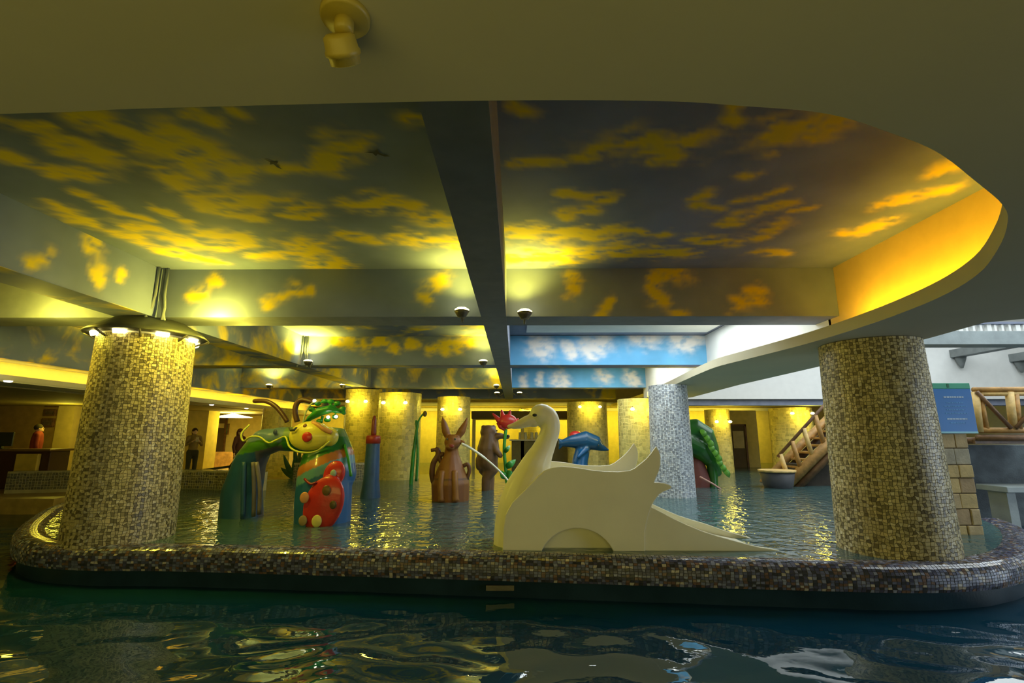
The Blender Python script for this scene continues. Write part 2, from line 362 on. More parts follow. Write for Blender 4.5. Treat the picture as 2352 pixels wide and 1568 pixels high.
CL_B1= [(-3.78, 3.23, -3.56, 3.38, 0.08), (-2.84, 3.16, -2.63, 3.28, 0.07), (-2.53, 3.23, -2.42, 3.28, 0.05), (-1.02, 3.23, -0.87, 3.4, 0.1), (0.66, 3.43, 0.68, 3.26, 0.07), (0.97, 2.98, 1.1, 3.15, 0.06), (1.64, 3.45, 1.62, 3.23, 0.08), (1.62, 3.23, 1.9, 3.02, 0.07), (1.71, 3.45, 1.92, 3.45, 0.1), (2.55, 3.09, 2.85, 3.17, 0.08)]
CL_L1= [(3.96, 3.02, 4.08, 3.22, 0.05), (4.49, 3.47, 4.62, 3.17, 0.07), (4.89, 3.22, 4.91, 3.29, 0.05)]
CL_B2= [(0.43, 3.41, 0.51, 3.28, 0.21), (0.98, 3.32, 1.15, 3.14, 0.1), (1.37, 3.27, 1.71, 3.4, 0.19), (2.4, 3.52, 2.7, 3.49, 0.17), (3.2, 3.4, 3.55, 3.49, 0.16), (1.16, 3.62, 1.25, 3.61, 0.07)]
CL_B3= [(1.22, 3.19, 1.31, 3.07, 0.2), (2.44, 3.34, 2.56, 3.21, 0.15), (3.3, 3.25, 3.42, 3.13, 0.16), (0.19, 3.22, 0.21, 3.0, 0.1), (0.69, 3.32, 0.69, 3.07, 0.08)]
CL_B2L= [(-2.96, 3.37, -2.66, 3.45, 0.12), (-2.44, 3.28, -1.93, 3.41, 0.09), (-1.58, 3.28, -0.9, 3.41, 0.12), (-3.57, 3.46, -3.13, 3.37, 0.11)]
ceiling = root('ceiling')
YB = [(5.47, 5.93), (9.40, 9.85), (13.95, 14.4), (18.16, 18.6)]      # cross beams
XL, XLL, XR = -4.18, -4.62, 3.72                                    # left Y-beam, right wall of the well
XC0, XC1 = -0.40, -0.11                                             # centre Y-beam
box('ceiling_slab', (-13, -3, ZC + .01), (XR + .5, 21, ZC + .2), M_BEAM, ceiling)
mural('sky_mural_lamplit', (XL, 0.9, ZC), (1, 0, 0), (0, 1, 0), XR - XL, 4.6, .04, CL_TOP, M_SKY_LAMP, ceiling, 0)
box('left_bay_mural', (-13, -3, ZC - .01), (XLL, 21, ZC + .005), M_SKY_LAMPN, ceiling)
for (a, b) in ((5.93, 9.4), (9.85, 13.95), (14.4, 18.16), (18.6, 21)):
    box('bay_mural', (XL, a, ZC - .01), (XC0, b, ZC + .005), M_SKY_LAMPN, ceiling)
box('bay_mural', (XC1, 14.4, ZC - .01), (XR, 21, ZC + .005), M_SKY_LAMPN, ceiling)
# beams: sides carry the mural, undersides are plain
for k, (a, b) in enumerate(YB):
    bm = box('beam', (-13, a + .006, ZB), (XR if k < 3 else XR, b, ZC), M_SKY_LAMPN if k else M_BEAM, ceiling)
mural('beam_mural', (XL, YB[0][0], ZB), (1, 0, 0), (0, 0, 1), XR - XL, ZC - ZB, .03, CL_B1, M_SKY_LAMP, ceiling, 1)
mural('beam_mural', (XC1, YB[1][0], ZB), (1, 0, 0), (0, 0, 1), XR - XC1, ZC - ZB, .03, CL_B2, M_SKY_DAY, ceiling, 1, thresh=.42, n2=.15)
mural('beam_mural', (XC1, YB[2][0], ZB), (1, 0, 0), (0, 0, 1), XR - XC1, ZC - ZB, .03, CL_B3, M_SKY_DAY, ceiling, 1, thresh=.42, n2=.15)
mural('beam_mural', (XL, YB[1][0], ZB), (1, 0, 0), (0, 0, 1), XC0 - XL, ZC - ZB, .03, CL_B2L, M_SKY_LAMP, ceiling, 1)
box('beam', (XLL, -3, ZB - .004), (XL - .006, 18.6, ZC), M_SKY_LAMPN, ceiling)
mural('beam_mural', (XL, 1.2, ZB), (0, 1, 0), (0, 0, 1), YB[0][0] - 1.2, ZC - ZB, .04, CL_L1, M_SKY_LAMP, ceiling, 2)
box('beam', (XC0, -3, ZB - .006), (XC1, 18.6, ZC), M_BEAM, ceiling)
box('beam', (-8.4, -3, 2.78), (-7.95, 21, ZC), M_SKY_LAMPN, ceiling)
# small painted swallows on the ceiling
M_BIRD = mat('painted_bird', (0.05, 0.05, 0.07), .8)
def bird(u, v, s, rot):
    c = atZ(u, v, ZC - .004); pts = [(-1, .25), (-.35, .12), (-.05, .45), (.02, .1), (.55, .25), (1, .05), (.35, -.02), (.1, -.12), (-.1, -.6), (-.22, -.1), (-.5, .0)]
    bm = bmesh.new(); cr, sr = math.cos(rot), math.sin(rot)
    vs_ = [bm.verts.new((c.x + s * (x * cr - y * sr), c.y + s * (x * sr + y * cr), c.z)) for x, y in pts]
    for t in tessellate_polygon([[v_.co.copy() for v_ in vs_]]): bm.faces.new([vs_[i] for i in t])
    link('painted_bird', bm2me(bm, 'painted_bird'), M_BIRD, ceiling)
bird(867, 352, .09, .4); bird(630, 376, .08, 1.2)
# bay skylight frames are plain glazed panels above the second and third bays
for y0, y1 in ((6.3, 8.9), (10.4, 13.2)):
    f = box('skylight_frame', (.2, y0 - .1, ZC - .02), (3.6, y1 + .1, ZC + .008), M_WHITE, ceiling)
# pipes that run down the corner where the beams meet
def pipes(x, y):
    for k, (dx, dy) in enumerate(((.05, -.04), (.10, -.05), (.02, -.09))):
        tube('corner_pipe', [(x + dx, y + dy, ZC), (x + dx, y + dy, ZB + .25), (x + dx * 1.2 - .03 * (k - 1), y + dy, ZB + .1), (x + dx * 1.2 - .08 * (k - 1), y + dy - .02, ZB - .05)], .016, M_BEAM, ceiling, 8)
pipes(XL, YB[0][0]); pipes(XL, YB[1][0])

# right-hand wall of the well (lit by the cove) and the white wall of the second bay
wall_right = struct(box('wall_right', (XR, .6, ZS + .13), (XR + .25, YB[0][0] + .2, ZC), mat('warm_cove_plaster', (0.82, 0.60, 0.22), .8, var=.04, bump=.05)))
w2 = struct(box('wall_right_rear', (XR, YB[0][1] - .3, ZS + .1), (XR + .25, 14.0, ZC), M_WHITE))

# soffit slab with the free-form edge
EDGE = [(-1.57, 1.31), (-1.15, 1.29), (-0.3, 1.265), (0.15, 1.262), (0.46, 1.27), (0.66, 1.29), (0.95, 1.33), (1.22, 1.43), (1.46, 1.54), (1.76, 1.73), (2.06, 1.93), (2.25, 2.1), (2.51, 2.41), (2.8, 2.84), (2.99, 3.32), (3.09, 3.89), (3.12, 4.46), (3.11, 4.95), (3.06, 5.47), (2.95, 6.2), (2.86, 6.89), (2.90, 7.7), (2.98, 8.6), (3.08, 9.7), (3.2, 11.2), (3.3, 12.3), (3.6, 13.0)]
edge = smooth_line([(-14, 1.9, 0), (-8, 1.55, 0), (-4, 1.38, 0)] + [(x, y, 0) for x, y in EDGE], 5)
outer = [(4.3, 13.4), (4.5, 12.5), (4.31, 9.4), (4.3, 6.94), (4.15, 4.8), (4.06, 4.15), (4.6, 3.75), (6, 3.5), (14, 3.3), (14, -4), (-14, -4)]
soffit = root('ceiling_soffit')
slab_xy('soffit_slab', [(p.x, p.y) for p in edge] + outer, ZS, ZS + .115, M_SOFFIT, soffit)
# ---- inner pool: rim path (outer edge), swept rounded coping
RIMP = [(-8.6, 13.0), (-8.3, 10.5), (-7.55, 8.3), (-6.6, 6.85), (-5.75, 5.85), (-5.05, 5.33), (-4.3, 5.14), (-3.46, 5.12), (-2.05, 5.0), (-0.14, 4.82), (1.6, 4.64), (2.7, 4.54), (3.48, 4.5), (4.2, 4.62), (4.9, 4.98), (5.6, 5.6), (6.2, 6.3), (6.55, 6.9)]
rim = smooth_line([(x, y, 0) for x, y in RIMP], 14)
def resample(P, step):
    d = [0]
    for a, b in zip(P, P[1:]): d.append(d[-1] + (b - a).length)
    n = int(d[-1] / step); out = []; j = 0
    for i in range(n + 1):
        s = d[-1] * i / n
        while j < len(d) - 2 and d[j + 1] < s: j += 1
        t = (s - d[j]) / max(1e-9, d[j + 1] - d[j]); out.append(P[j].lerp(P[j + 1], t))
    return out
rim = resample(rim, .036)
PROF = [(.00, .285), (.012, .32), (.015, .37), (.012, .43), (-.012, .472), (-.05, .495), (-.11, .503), (-.19, .500), (-.26, .482), (-.30, .44), (-.31, .38)]
rimn = []
for i in range(len(rim)):
    t = (rim[min(i + 1, len(rim) - 1)] - rim[max(0, i - 1)]).normalized(); rimn.append(Vector((t.y, -t.x, 0)))   # outward
def rim_sec(i, prof):
    out = []
    for o_, z in prof:
        p = rim[i] + rimn[i] * o_; out.append((p.x, p.y, z))
    return out
def sweep(name, prof, m, parent):
    V = []; F = []; k = len(prof)
    for i in range(len(rim)): V += rim_sec(i, prof)
    for i in range(len(rim) - 1):
        for j in range(k - 1): F.append((i * k + j, (i + 1) * k + j, (i + 1) * k + j + 1, i * k + j + 1))
    me = bpy.data.meshes.new(name); me.from_pydata(V, [], F); me.update(); return link(name, me, m, parent, smooth=True)
poolrim = root('trim_1')
poolrim['label'] = 'curved pool rim clad in small mosaic tiles above the dark water'
sweep('pool_coping', PROF, M_RIMGROUT, poolrim)
sweep('pool_wall', [(-.06, -.95), (-.06, .28), (.0, .285)], M_WALLTILE, poolrim)
sweep('pool_inner_wall', [(-.31, .38), (-.31, .0)], M_WALLTILE, poolrim)
PL = [0]
for a, b in zip(PROF, PROF[1:]): PL.append(PL[-1] + math.hypot(b[0] - a[0], b[1] - a[1]))
def rimP(a, b):
    s = b * PL[-1]; j = 0
    while j < len(PL) - 2 and PL[j + 1] < s: j += 1
    t = (s - PL[j]) / (PL[j + 1] - PL[j]); o_ = PROF[j][0] + (PROF[j + 1][0] - PROF[j][0]) * t; z = PROF[j][1] + (PROF[j + 1][1] - PROF[j][1]) * t
    dx, dz = PROF[j + 1][0] - PROF[j][0], PROF[j + 1][1] - PROF[j][1]; L_ = math.hypot(dx, dz); nx, nz = dz / L_, -dx / L_
    f = min(max(a, 0), 1) * (len(rim) - 1); i = min(int(f), len(rim) - 2); t = f - i
    p = rim[i].lerp(rim[i + 1], t); n = rimn[i]
    return (p.x + n.x * o_, p.y + n.y * o_, z), (n.x * nx, n.y * nx, nz)
chips('rim_mosaic', rimP, len(rim), 24, False, .004, [((.15, .16, .26), 4), ((.08, .08, .14), 4), ((.50, .45, .38), 1.3), ((.18, .11, .08), 2.5), ((.05, .05, .06), 3), ((.26, .28, .38), 2)], M_RIMCHIP, poolrim, gap=.12, jit=.16, seed=3)
inner = [rim[i] + rimn[i] * -.24 for i in range(0, len(rim), 4)]
pool = [(p.x, p.y) for p in inner] + [(7.5, 9.4), (11.5, 12), (12, 20.95), (-4.4, 20.95), (-6.0, 13.0)]
slab_xy('floor_inner', pool, -.15, .02, FLOORIN)['kind'] = 'structure'
bmw = bmesh.new(); vv = [bmw.verts.new((x, y, ZW)) for x, y in pool]
for t in tessellate_polygon([[Vector((x, y, 0)) for x, y in pool]]):
    f = bmw.faces.new([vv[i] for i in t])
me = bpy.data.meshes.new('pool_water'); bmesh.ops.recalc_face_normals(bmw, faces=bmw.faces)
if sum(f.normal.z for f in bmw.faces) < 0: bmesh.ops.reverse_faces(bmw, faces=bmw.faces)
bmw.to_mesh(me); bmw.free()
tag(link('pool_water', me, M_WATER_IN), 'rippled shallow water inside the mosaic rim around the swan', 'water', kind='stuff')
# outer pool water: real waves, larger near the photographer
x0, x1, y0, y1, st = -13.0, 13.0, .35, 16.0, .035
nx, ny = int((x1 - x0) / .06), 330
xs = np.linspace(x0, x1, nx + 1); ys = y0 + (y1 - y0) * (np.linspace(0, 1, ny + 1) ** 1.8)
GX, GY = np.meshgrid(xs, ys, indexing='ij'); H = np.zeros_like(GX)
for k in range(46):
    th = RNG.normal(PI / 2, .55); wl = RNG.uniform(.22, .62); q = 2 * PI / wl
    ph = RNG.uniform(0, 2 * PI); H += wl * .0028 * np.sin(q * (GX * math.cos(th) + GY * math.sin(th)) + ph + .8 * np.sin(GX * 1.3 + k) + .6 * np.sin(GY * 1.7 + k * 2))
H *= np.interp(GY, [.3, 3.4, 4.2, 5.0], [1, 1, .6, .25])
H += .13
co = np.stack([GX, GY, H], -1).reshape(-1, 3); W1 = ny + 1
def outside(i, j):
    return True
F = [(i * W1 + j, (i + 1) * W1 + j, (i + 1) * W1 + j + 1, i * W1 + j + 1) for i in range(nx) for j in range(ny)]
me = bpy.data.meshes.new('pool_water'); me.from_pydata(co.tolist(), [], F); me.update()
tag(link('pool_water', me, M_WATER_OUT, smooth=True), 'dark deep water with broken reflections in front of the mosaic rim', 'water', kind='stuff')
box('drain_plate', (-.28, 4.86, .19), (-.02, 4.93, .235), M_METAL, poolrim)

# ---- rear and lobby shell
wall_back = struct(box('wall_back', (-14, 21, 0), (16, 21.2, 3.6), M_OCHRE))
box('back_cornice', (-8, 20.8, 2.62), (12, 21.0, 2.75), M_CREAM, wall_back)
box('back_cornice', (-8, 20.7, 2.85), (12, 21.0, 2.98), M_CREAM, wall_back)
wall_white = struct(box('wall_atrium', (XR, 14.0, 2.62), (17, 14.25, 6.2), M_WHITE))
struct(box('ceiling_rear', (XR + .3, 14.26, 2.80), (17, 21, 2.9), M_OCHRE))
box('rear_beam', (XR, 14.1, 2.45), (17, 14.45, 2.61), M_BEAM, wall_white)
box('rear_beam', (XR, 16.2, 2.62), (17, 16.5, 2.8), M_OCHRE, wall_white)
struct(box('wall_atrium_right', (15.5, 2.5, 0.0), (15.7, 21, 6.2), M_WHITE))
# lobby on the left
lobfloor = struct(box('floor_lobby', (-16, 13.2, -.1), (-6.0, 21, .42), mat('lobby_floor', (0.42, 0.30, 0.10), .4, var=.2)))
struct(box('floor_lobby_side', (-16, 9.6, -.1), (-8.8, 13.2, .42), MC['lobby_floor']))
fascia = struct(box('trim_2', (-8.05, -3, 2.44), (-7.95, 21, 2.53), M_CREAM))
box('cove_back', (-8.70, -3, 2.46), (-8.60, 21, 3.5), M_CREAM, fascia)
box('cove_shelf', (-8.62, -3, 2.42), (-7.95, 21, 2.445), M_CREAM, fascia)
struct(box('ceiling_lobby', (-16, -3, 2.40), (-8.60, 21, 2.46), mat('lobby_ceiling', (0.36, 0.30, 0.12), .8)))
wl = struct(box('wall_left', (-16, 13.45, .42), (-12.4, 13.6, 2.42), M_BROWN))
struct(box('wall_left_side', (-16.2, -3, -.9), (-16, 21, 3.6), M_BROWN))
wl2 = struct(box('wall_lobby', (-15.9, 20.2, .42), (-4.5, 20.4, 2.7), M_OCHRE))
# low parapets of the pool behind
def parapet(name, pts, z1, label):
    r = root(name); r['label'] = label
    for (a, b) in zip(pts, pts[1:]):
        a, b = Vector((*a, 0)), Vector((*b, 0)); t = (b - a).normalized(); n = Vector((t.y, -t.x, 0))
        bm = bmesh.new()
        P = [a, b, b - n * .28, a - n * .28]
        lo = [bm.verts.new((p.x, p.y, 0)) for p in P]; hi = [bm.verts.new((p.x, p.y, z1)) for p in P]
        for i in range(4): bm.faces.new((lo[i], lo[(i + 1) % 4], hi[(i + 1) % 4], hi[i]))
        bm.faces.new(hi)
        link('parapet_wall', bm2me(bm, 'parapet_wall'), mat('parapet_plaster', (.42, .38, .22), .6), r)
        L_ = (b - a).length
        def Pp(u, v, a=a, b=b, n=n):
            p = a.lerp(b, u); 
            if v < .55: return (p.x, p.y, ZW + (z1 - ZW) * v / .55), (n.x, n.y, 0)
            q = p - n * .28 * (v - .55) / .45; return (q.x, q.y, z1), (0, 0, 1)
        chips('parapet_mosaic', Pp, int(L_ / .055), 12, False, .003, [((.20, .18, .10), 3), ((.15, .145, .10), 3), ((.10, .10, .08), 2)], M_RIMCHIP, r, seed=5)
parapet('trim_3', [(-10.6, 10.4), (-8.2, 11.0), (-6.4, 10.7), (-5.3, 10.2)], .86, 'low tiled parapet behind the left mosaic column')
parapet('trim_4', [(-5.6, 12.6), (-4.4, 12.2), (-3.7, 12.9)], .92, 'low tiled parapet behind the sculpture arch')

# ---------------------------------------------------------------- lamps
def uplight(x, y, z, label, power=10, col=YEL, arm=(0, 1)):
    t = thing('ceiling_uplight', label, 'lamp', (x, y, z), 'uplights along the ceiling beams')
    lathe('lamp_bowl', (x, y, z), [(.02, -.075), (.045, -.07), (.07, -.03), (.085, .0), (.078, .004), (.05, -.01)], M_METAL, t, 20)
    lathe('lamp_glass', (x, y, z), [(.02, -.015), (.078, -.006), (.08, .015), (.05, .035), (.01, .042)], M_LAMP, t, 20)
    tube('lamp_arm', [(x, y, z - .06), (x + arm[0] * .1, y + arm[1] * .1, z - .10), (x + arm[0] * .25, y + arm[1] * .25, z + .02)], .012, M_METAL, t, 8)
    o = spot('uplight_bulb', (x, y, z + .06), (.12 * (-1 if x > XC0 and x < 1 else 0), -.25, 1), power * 11, col, 150)
    o.parent = t; o.matrix_parent_inverse = Matrix.Translation(-t.location)
    return t
uplight(-.60, 5.25, 2.96, 'lit bowl uplight left of the centre beam on the nearest cross beam', 6)
uplight(.10, 5.25, 2.94, 'lit bowl uplight right of the centre beam on the nearest cross beam', 8)
uplight(-.62, 9.15, 2.98, 'lit bowl uplight left of the centre beam on the second cross beam', 8)
uplight(-.55, 13.7, 2.98, 'lit bowl uplight left of the centre beam on the third cross beam', 12)
uplight(-.62, 16.0, 2.97, 'lit bowl uplight left of the centre beam before the fourth cross beam', 12, arm=(1, 0))
uplight(.12, 16.0, 2.97, 'lit bowl uplight right of the centre beam, beyond the blue mural', 10, arm=(-1, 0))
uplight(-3.98, 9.2, 2.99, 'lit bowl uplight beside the corner pipes on the second cross beam', 22)
uplight(-7.0, 9.2, 3.0, 'lit bowl uplight behind the left mosaic column, in the outer bay', 22)
uplight(-7.0, 13.73, 3.0, 'lit bowl uplight near the yellow lobby cove', 20)
uplight(-4.9, 13.72, 3.0, 'lit bowl uplight above the pale round column', 20)
uplight(-7.3, 5.25, 3.0, 'lit bowl uplight at the outer bay beside the left frame', 10)

# the wall-wash spotlight on the soffit above the photographer
sp = atZ(782, 34, ZS)
t = thing('ceiling_spotlight', 'ivory swivel spotlight hanging from the dark soffit overhead', 'spotlight', (sp.x, sp.y, ZS))
bx_, by_ = sp.x, sp.y
lathe('mounting_plate', (bx_ + .012, by_, ZS - .018), [(.052, 0), (.056, .006), (.056, .018)], M_IVORY, t, 28)
lathe('swivel_joint', (bx_ + .01, by_, ZS - .05), [(.018, 0), (.022, .01), (.022, .034)], M_IVORY, t, 20)
def rot_lathe(name, c, axis, prof, m, parent, n=28):
    bm = bmesh.new(); add_lathe(bm, (0, 0, 0), prof, n)
    q = Vector((0, 0, 1)).rotation_difference(Vector(axis).normalized()).to_matrix().to_4x4()
    bmesh.ops.transform(bm, matrix=Matrix.Translation(c) @ q, verts=bm.verts); return link(name, bm2me(bm, name), m, parent, smooth=True)
ax = (0.05, .62, -.5)
rot_lathe('lamp_housing', (bx_, by_ - .005, ZS - .055), ax, [(.028, 0), (.036, .006), (.038, .03), (.041, .034), (.041, .043), (.036, .046), (.035, .062), (.031, .064), (.026, .055)], M_IVORY, t)
rot_lathe('lamp_lens', Vector((bx_, by_ - .005, ZS - .055)) + Vector(ax).normalized() * .054, ax, [(.026, 0), (.02, .006), (.005, .008)], M_METAL, t)
# downlights in the lobby soffit
for (u, v, lab) in ((18, 878, 'small round white downlight in the dark lobby soffit at the left edge'), (486, 931, 'small round downlight over the standing woman with the phone'), (566, 939, 'small round downlight further back over the lobby')):
    p = atZ(u, v, 2.395)
    lathe('downlight', (p.x, p.y, 2.398 if p.x > -8.62 else 2.378), [(.03, 0), (.045, .004), (.055, .022)], M_LAMPW, None, 20)
    tag(bpy.data.objects[-1] if False else COL.objects[-1], lab, 'lamp', 'downlights in the lobby soffit')
point('lobby_light', (-11.5, 12.5, 2.1), 20, YEL, .2); point('lobby_light', (-9.3, 16.8, 2.1), 34, YEL, .2); point('lobby_light', (-7.2, 19.0, 2.1), 26, YEL, .2)
# ---------------------------------------------------------------- columns
PAL_NEAR = [((.56, .48, .27), 6), ((.48, .41, .22), 4), ((.36, .30, .15), 1.5), ((.62, .56, .40), 1)]
DOTN = (.15, .125, .07)
def column(name, x, y, r0, r1, z0, z1, label, cell, seed, pal=PAL_NEAR, group='round mosaic columns', m=None, tiles=True, dots=(.17, .14, .07)):
    t = thing(name, label, 'column', (x, y, z0), group)
    lathe('shaft', (x, y, z0), [(r0, 0), ((r0 + r1) / 2, (z1 - z0) / 2), (r1, z1 - z0)], m or M_GROUT, t, 48)
    if tiles:
        def P(a, b):
            r = r0 + (r1 - r0) * b + .001; th = 2 * PI * a
            return (x + r * math.cos(th), y + r * math.sin(th), z0 + (z1 - z0) * b), (math.cos(th), math.sin(th), 0)
        chips('mosaic', P, int(2 * PI * r0 / cell), int((z1 - z0) / cell), True, .004 if cell < .06 else .002, pal, M_CHIP, t, gap=.10, jit=.34, seed=seed, dots=dots)
    return t
column('mosaic_column', -4.40, 5.68, .515, .475, .30, 2.72, 'speckled mosaic column under the lamp canopy, left of the sculptures', .030, 11)
column('mosaic_column', 3.76, 5.14, .500, .450, .30, ZS - .003, 'speckled mosaic column under the curved soffit beside the stone pillar', .030, 12)
PAL_BLUE = [((.60, .64, .68), 6), ((.50, .54, .60), 4), ((.70, .71, .70), 1)]
column('mosaic_column', 2.98, 9.60, .40, .36, .20, ZS - .003, 'pale blue-grey mosaic column at the tip of the soffit behind the swan', .034, 13, PAL_BLUE, dots=(.28, .31, .36))
PAL_FAR = [((.62, .52, .16), 6), ((.56, .47, .14), 4), ((.48, .40, .12), 2)]
FAR = [(-4.45, 14.2, .50, 'plastered round column behind the blue post with paired lamps', 2.9),
       (-3.15, 13.3, .58, 'widest yellow-lit column, right of the blue post', 2.72),
       (-1.85, 14.6, .50, 'yellow-lit column directly behind the long-eared brown statue', 2.72),
       (2.45, 17.0, .70, 'yellow-lit column behind the blue dolphin', 2.72),
       (3.25, 13.2, .52, 'shaded column directly left of the pale blue-grey column', 2.55),
       (6.35, 15.6, .38, 'slim yellow-lit column right of the green slide', 2.4),
       (8.6, 15.5, .62, 'wide yellow-lit column behind the log stairs', 2.44),
       (.55, 20.3, .45, 'distant yellow-lit column seen under the swan beak', 2.7),
       (-7.2, 14.8, .42, 'ochre pillar behind the standing woman at the lobby edge', 2.4)]
def wall_lamp(x, y, z, ang, label, power=5):
    t = thing('column_spotlight', label, 'lamp', (x, y, z), 'small spotlights around the far columns')
    dx, dy = math.cos(ang), math.sin(ang)
    tube('lamp_arm', [(x - dx * .10, y - dy * .10, z + .05), (x, y, z + .05), (x, y, z + .02)], .01, M_METAL, t, 6)
    lathe('lamp_glass', (x, y, z - .03), [(.02, -.03), (.048, -.015), (.055, .01), (.03, .04)], M_LAMP, t, 12)
FLAB = ['behind the blue post', 'on the widest column', 'behind the brown statue', 'behind the dolphin', 'beside the pale column', 'on the slim column', 'behind the log stairs', 'under the swan beak', 'by the lobby']
for k, (x, y, r, lab, zt) in enumerate(FAR):
    column('mosaic_column' if k != 8 else 'ochre_pillar', x, y, r, r * .97, .02, zt, lab, .085, 20 + k, PAL_FAR, 'far columns of the inner pool', m=M_OCHRE, dots=None)
    if k == 8: continue
    for q, a in enumerate((-PI / 2 - .42, -PI / 2 + .42)):
        lx, ly, lz = x + math.cos(a) * (r + .12), y + math.sin(a) * (r + .12), min(zt, 2.72) - .16 - .10 * (k % 3)
        wall_lamp(lx, ly, lz, a, 'lit spotlight of the pair %s, %s side' % (FLAB[k], ('lobby' if q == 0 else 'swan') if x < 0 else ('swan' if q == 0 else 'atrium')))
    point('column_light', (x, y - r - .30, min(zt, 2.72) - .22), 20, YEL, .12)

# lamp canopy on the left column
cx, cy = -4.40, 5.68
t = thing('lamp_canopy', 'dark flared canopy with lit lamps crowning the left mosaic column', 'lamp', (cx, cy, 2.70))
lathe('canopy_roof', (cx, cy, 2.70), [(.60, .045), (.625, .052), (.56, .11), (.47, .17), (.36, .235), (.30, .235), (.38, .16), (.50, .08)], mat('slate_canopy', (0.045, 0.05, 0.05), .5, var=.2), t, 40)
lathe('canopy_core', (cx, cy, 2.68), [(.47, 0), (.44, .10), (.36, .24)], M_CREAM, t, 32)
for k in range(8):
    a = -PI / 2 + .12 + k * PI / 4
    px_, py_ = cx + .515 * math.cos(a), cy + .515 * math.sin(a)
    bm = bmesh.new(); add_box(bm, (-.035, -.062, -.035), (.02, .062, .04), .008)
    bmesh.ops.transform(bm, matrix=Matrix.Translation((px_, py_, 2.735)) @ Matrix.Rotation(a, 4, 'Z') @ Matrix.Rotation(.35, 4, 'Y'), verts=bm.verts)
    link('lamp_glass', bm2me(bm, 'lamp_glass'), M_LAMP, t)
    tube('canopy_strut', [(cx + .47 * math.cos(a + .39), cy + .47 * math.sin(a + .39), 2.68), (cx + .60 * math.cos(a + .39), cy + .60 * math.sin(a + .39), 2.75)], .012, M_METAL, t, 6)
for (dx, dy, pw) in ((.95, -.35, 62), (-.9, -.5, 44), (.8, .6, 34), (-.8, .7, 26)):
    point('canopy_bulb', (cx + dx, cy + dy, 2.86), pw, YEL, .05)
for a in (-.9, -2.0):
    point('canopy_bulb', (cx + .75 * math.cos(a), cy + .75 * math.sin(a), 2.66), 1.6, YEL, .05)

# ---------------------------------------------------------------- swan slide
WING = [(-0.136, 0.30), (-0.136, 0.485), (-0.13, 0.688), (-0.109, 0.821), (-0.039, 0.942), (0.088, 1.063), (0.215, 1.19), (0.29, 1.25), (0.374, 1.28), (0.48, 1.292), (0.644, 1.276), (0.757, 1.256), (0.899, 1.242), (1.041, 1.239), (1.154, 1.249), (1.213, 1.276), (1.279, 1.325), (1.331, 1.366), (1.384, 1.422), (1.437, 1.490), (1.463, 1.443), (1.475, 1.394), (1.47, 1.311), (1.449, 1.242), (1.42, 1.187), (1.396, 1.135), (1.44, 1.134), (1.50, 1.128), (1.55, 1.11), (1.573, 1.092), (1.555, 1.071), (1.49, 1.048), (1.439, 1.017), (1.397, 0.97), (1.364, 0.923), (1.323, 0.822), (1.298, 0.743), (1.28, 0.664), (1.268, 0.429), (1.268, .30)]
YN, YF, YM = 5.15, 5.74, 5.45
sw = thing('swan_slide', 'large white swan-shaped water slide in the shallow pool', 'slide', (.5, YM, .05))
arc = [(.605 + .385 * math.cos(a), .335 + .36 * math.sin(a)) for a in np.linspace(PI, 0, 22)]
front = WING[:-1] + [(1.268, .30)]
outl = [(x, z) for x, z in front] + [(.99, .30)] + [(x, z) for x, z in arc[::-1]] + [(.22, .30)]
prism_xz('wing_panel', outl, YN - .045, YN, M_SWAN, sw, .012)
prism_xz('wing_panel', [(x - .075, z + .02) for x, z in WING], YF, YF + .05, M_SWAN, sw, .012)
prism_xz('arch_recess', [(.19, .05), (1.05, .05), (1.05, .78), (.19, .78)], YN + .09, YN + .11, M_SWAN, sw)
def swan_body():
    pr = []
    L = [(.03, .30, .28), (.04, .64, .275), (.075, .86, .265), (.125, 1.04, .24), (.175, 1.18, .195), (.232, 1.32, .155), (.286, 1.43, .126), (.333, 1.53, .112), (.372, 1.64, .108), (.376, 1.73, .112), (.345, 1.80, .118), (.30, 1.83, .112)]
    # flattened in x for the breast so the front line follows the photograph
    pts = smooth_line([(x, YM, z) for x, z, r in L], 5)
    zs = [z for _, z, _ in L]; rs = []
    for i in range(len(pts)):
        f = i / 5; j = min(int(f), len(L) - 2); q = f - j; rs.append(L[j][2] * (1 - q) + L[j + 1][2] * q)
    pr.append(('c', pts, rs))
    pr.append(('s', Vector((.285, YM, 1.822)), (.138, .118, .126)))
    pr.append(('s', Vector((.20, YM, 1.79)), (.075, .075, .07)))
    return pr
blob('neck_and_breast', swan_body(), .014, M_SWAN, sw, smooth_it=10)
beak = smooth_line([(.20, YM, 1.775), (.12, YM, 1.752), (.04, YM, 1.722), (-.03, YM, 1.704), (-.078, YM, 1.700)], 5)
brs = [.086, .080, .062, .042, .022]; brs = [brs[min(int(i / 5), 4)] * (1 - (i % 5) / 5) + brs[min(int(i / 5) + 1, 4)] * ((i % 5) / 5) for i in range(len(beak))]
blob('beak', [('c', beak, brs, .8)], .008, mat('cream_beak', (0.82, 0.74, 0.52), .4, bump=.02), sw, smooth_it=6)
for s in (-1, 1):
    bm = bmesh.new(); bmesh.ops.create_uvsphere(bm, u_segments=16, v_segments=10, radius=1, matrix=Matrix.Translation((.203, YM + s * .098, 1.818)) @ Matrix.Diagonal((.026, .022, .018, 1)))
    e = link('eye', bm2me(bm, 'eye'), mat('black_eye', (0.02, 0.02, 0.02), .2, bump=0), sw, smooth=True)
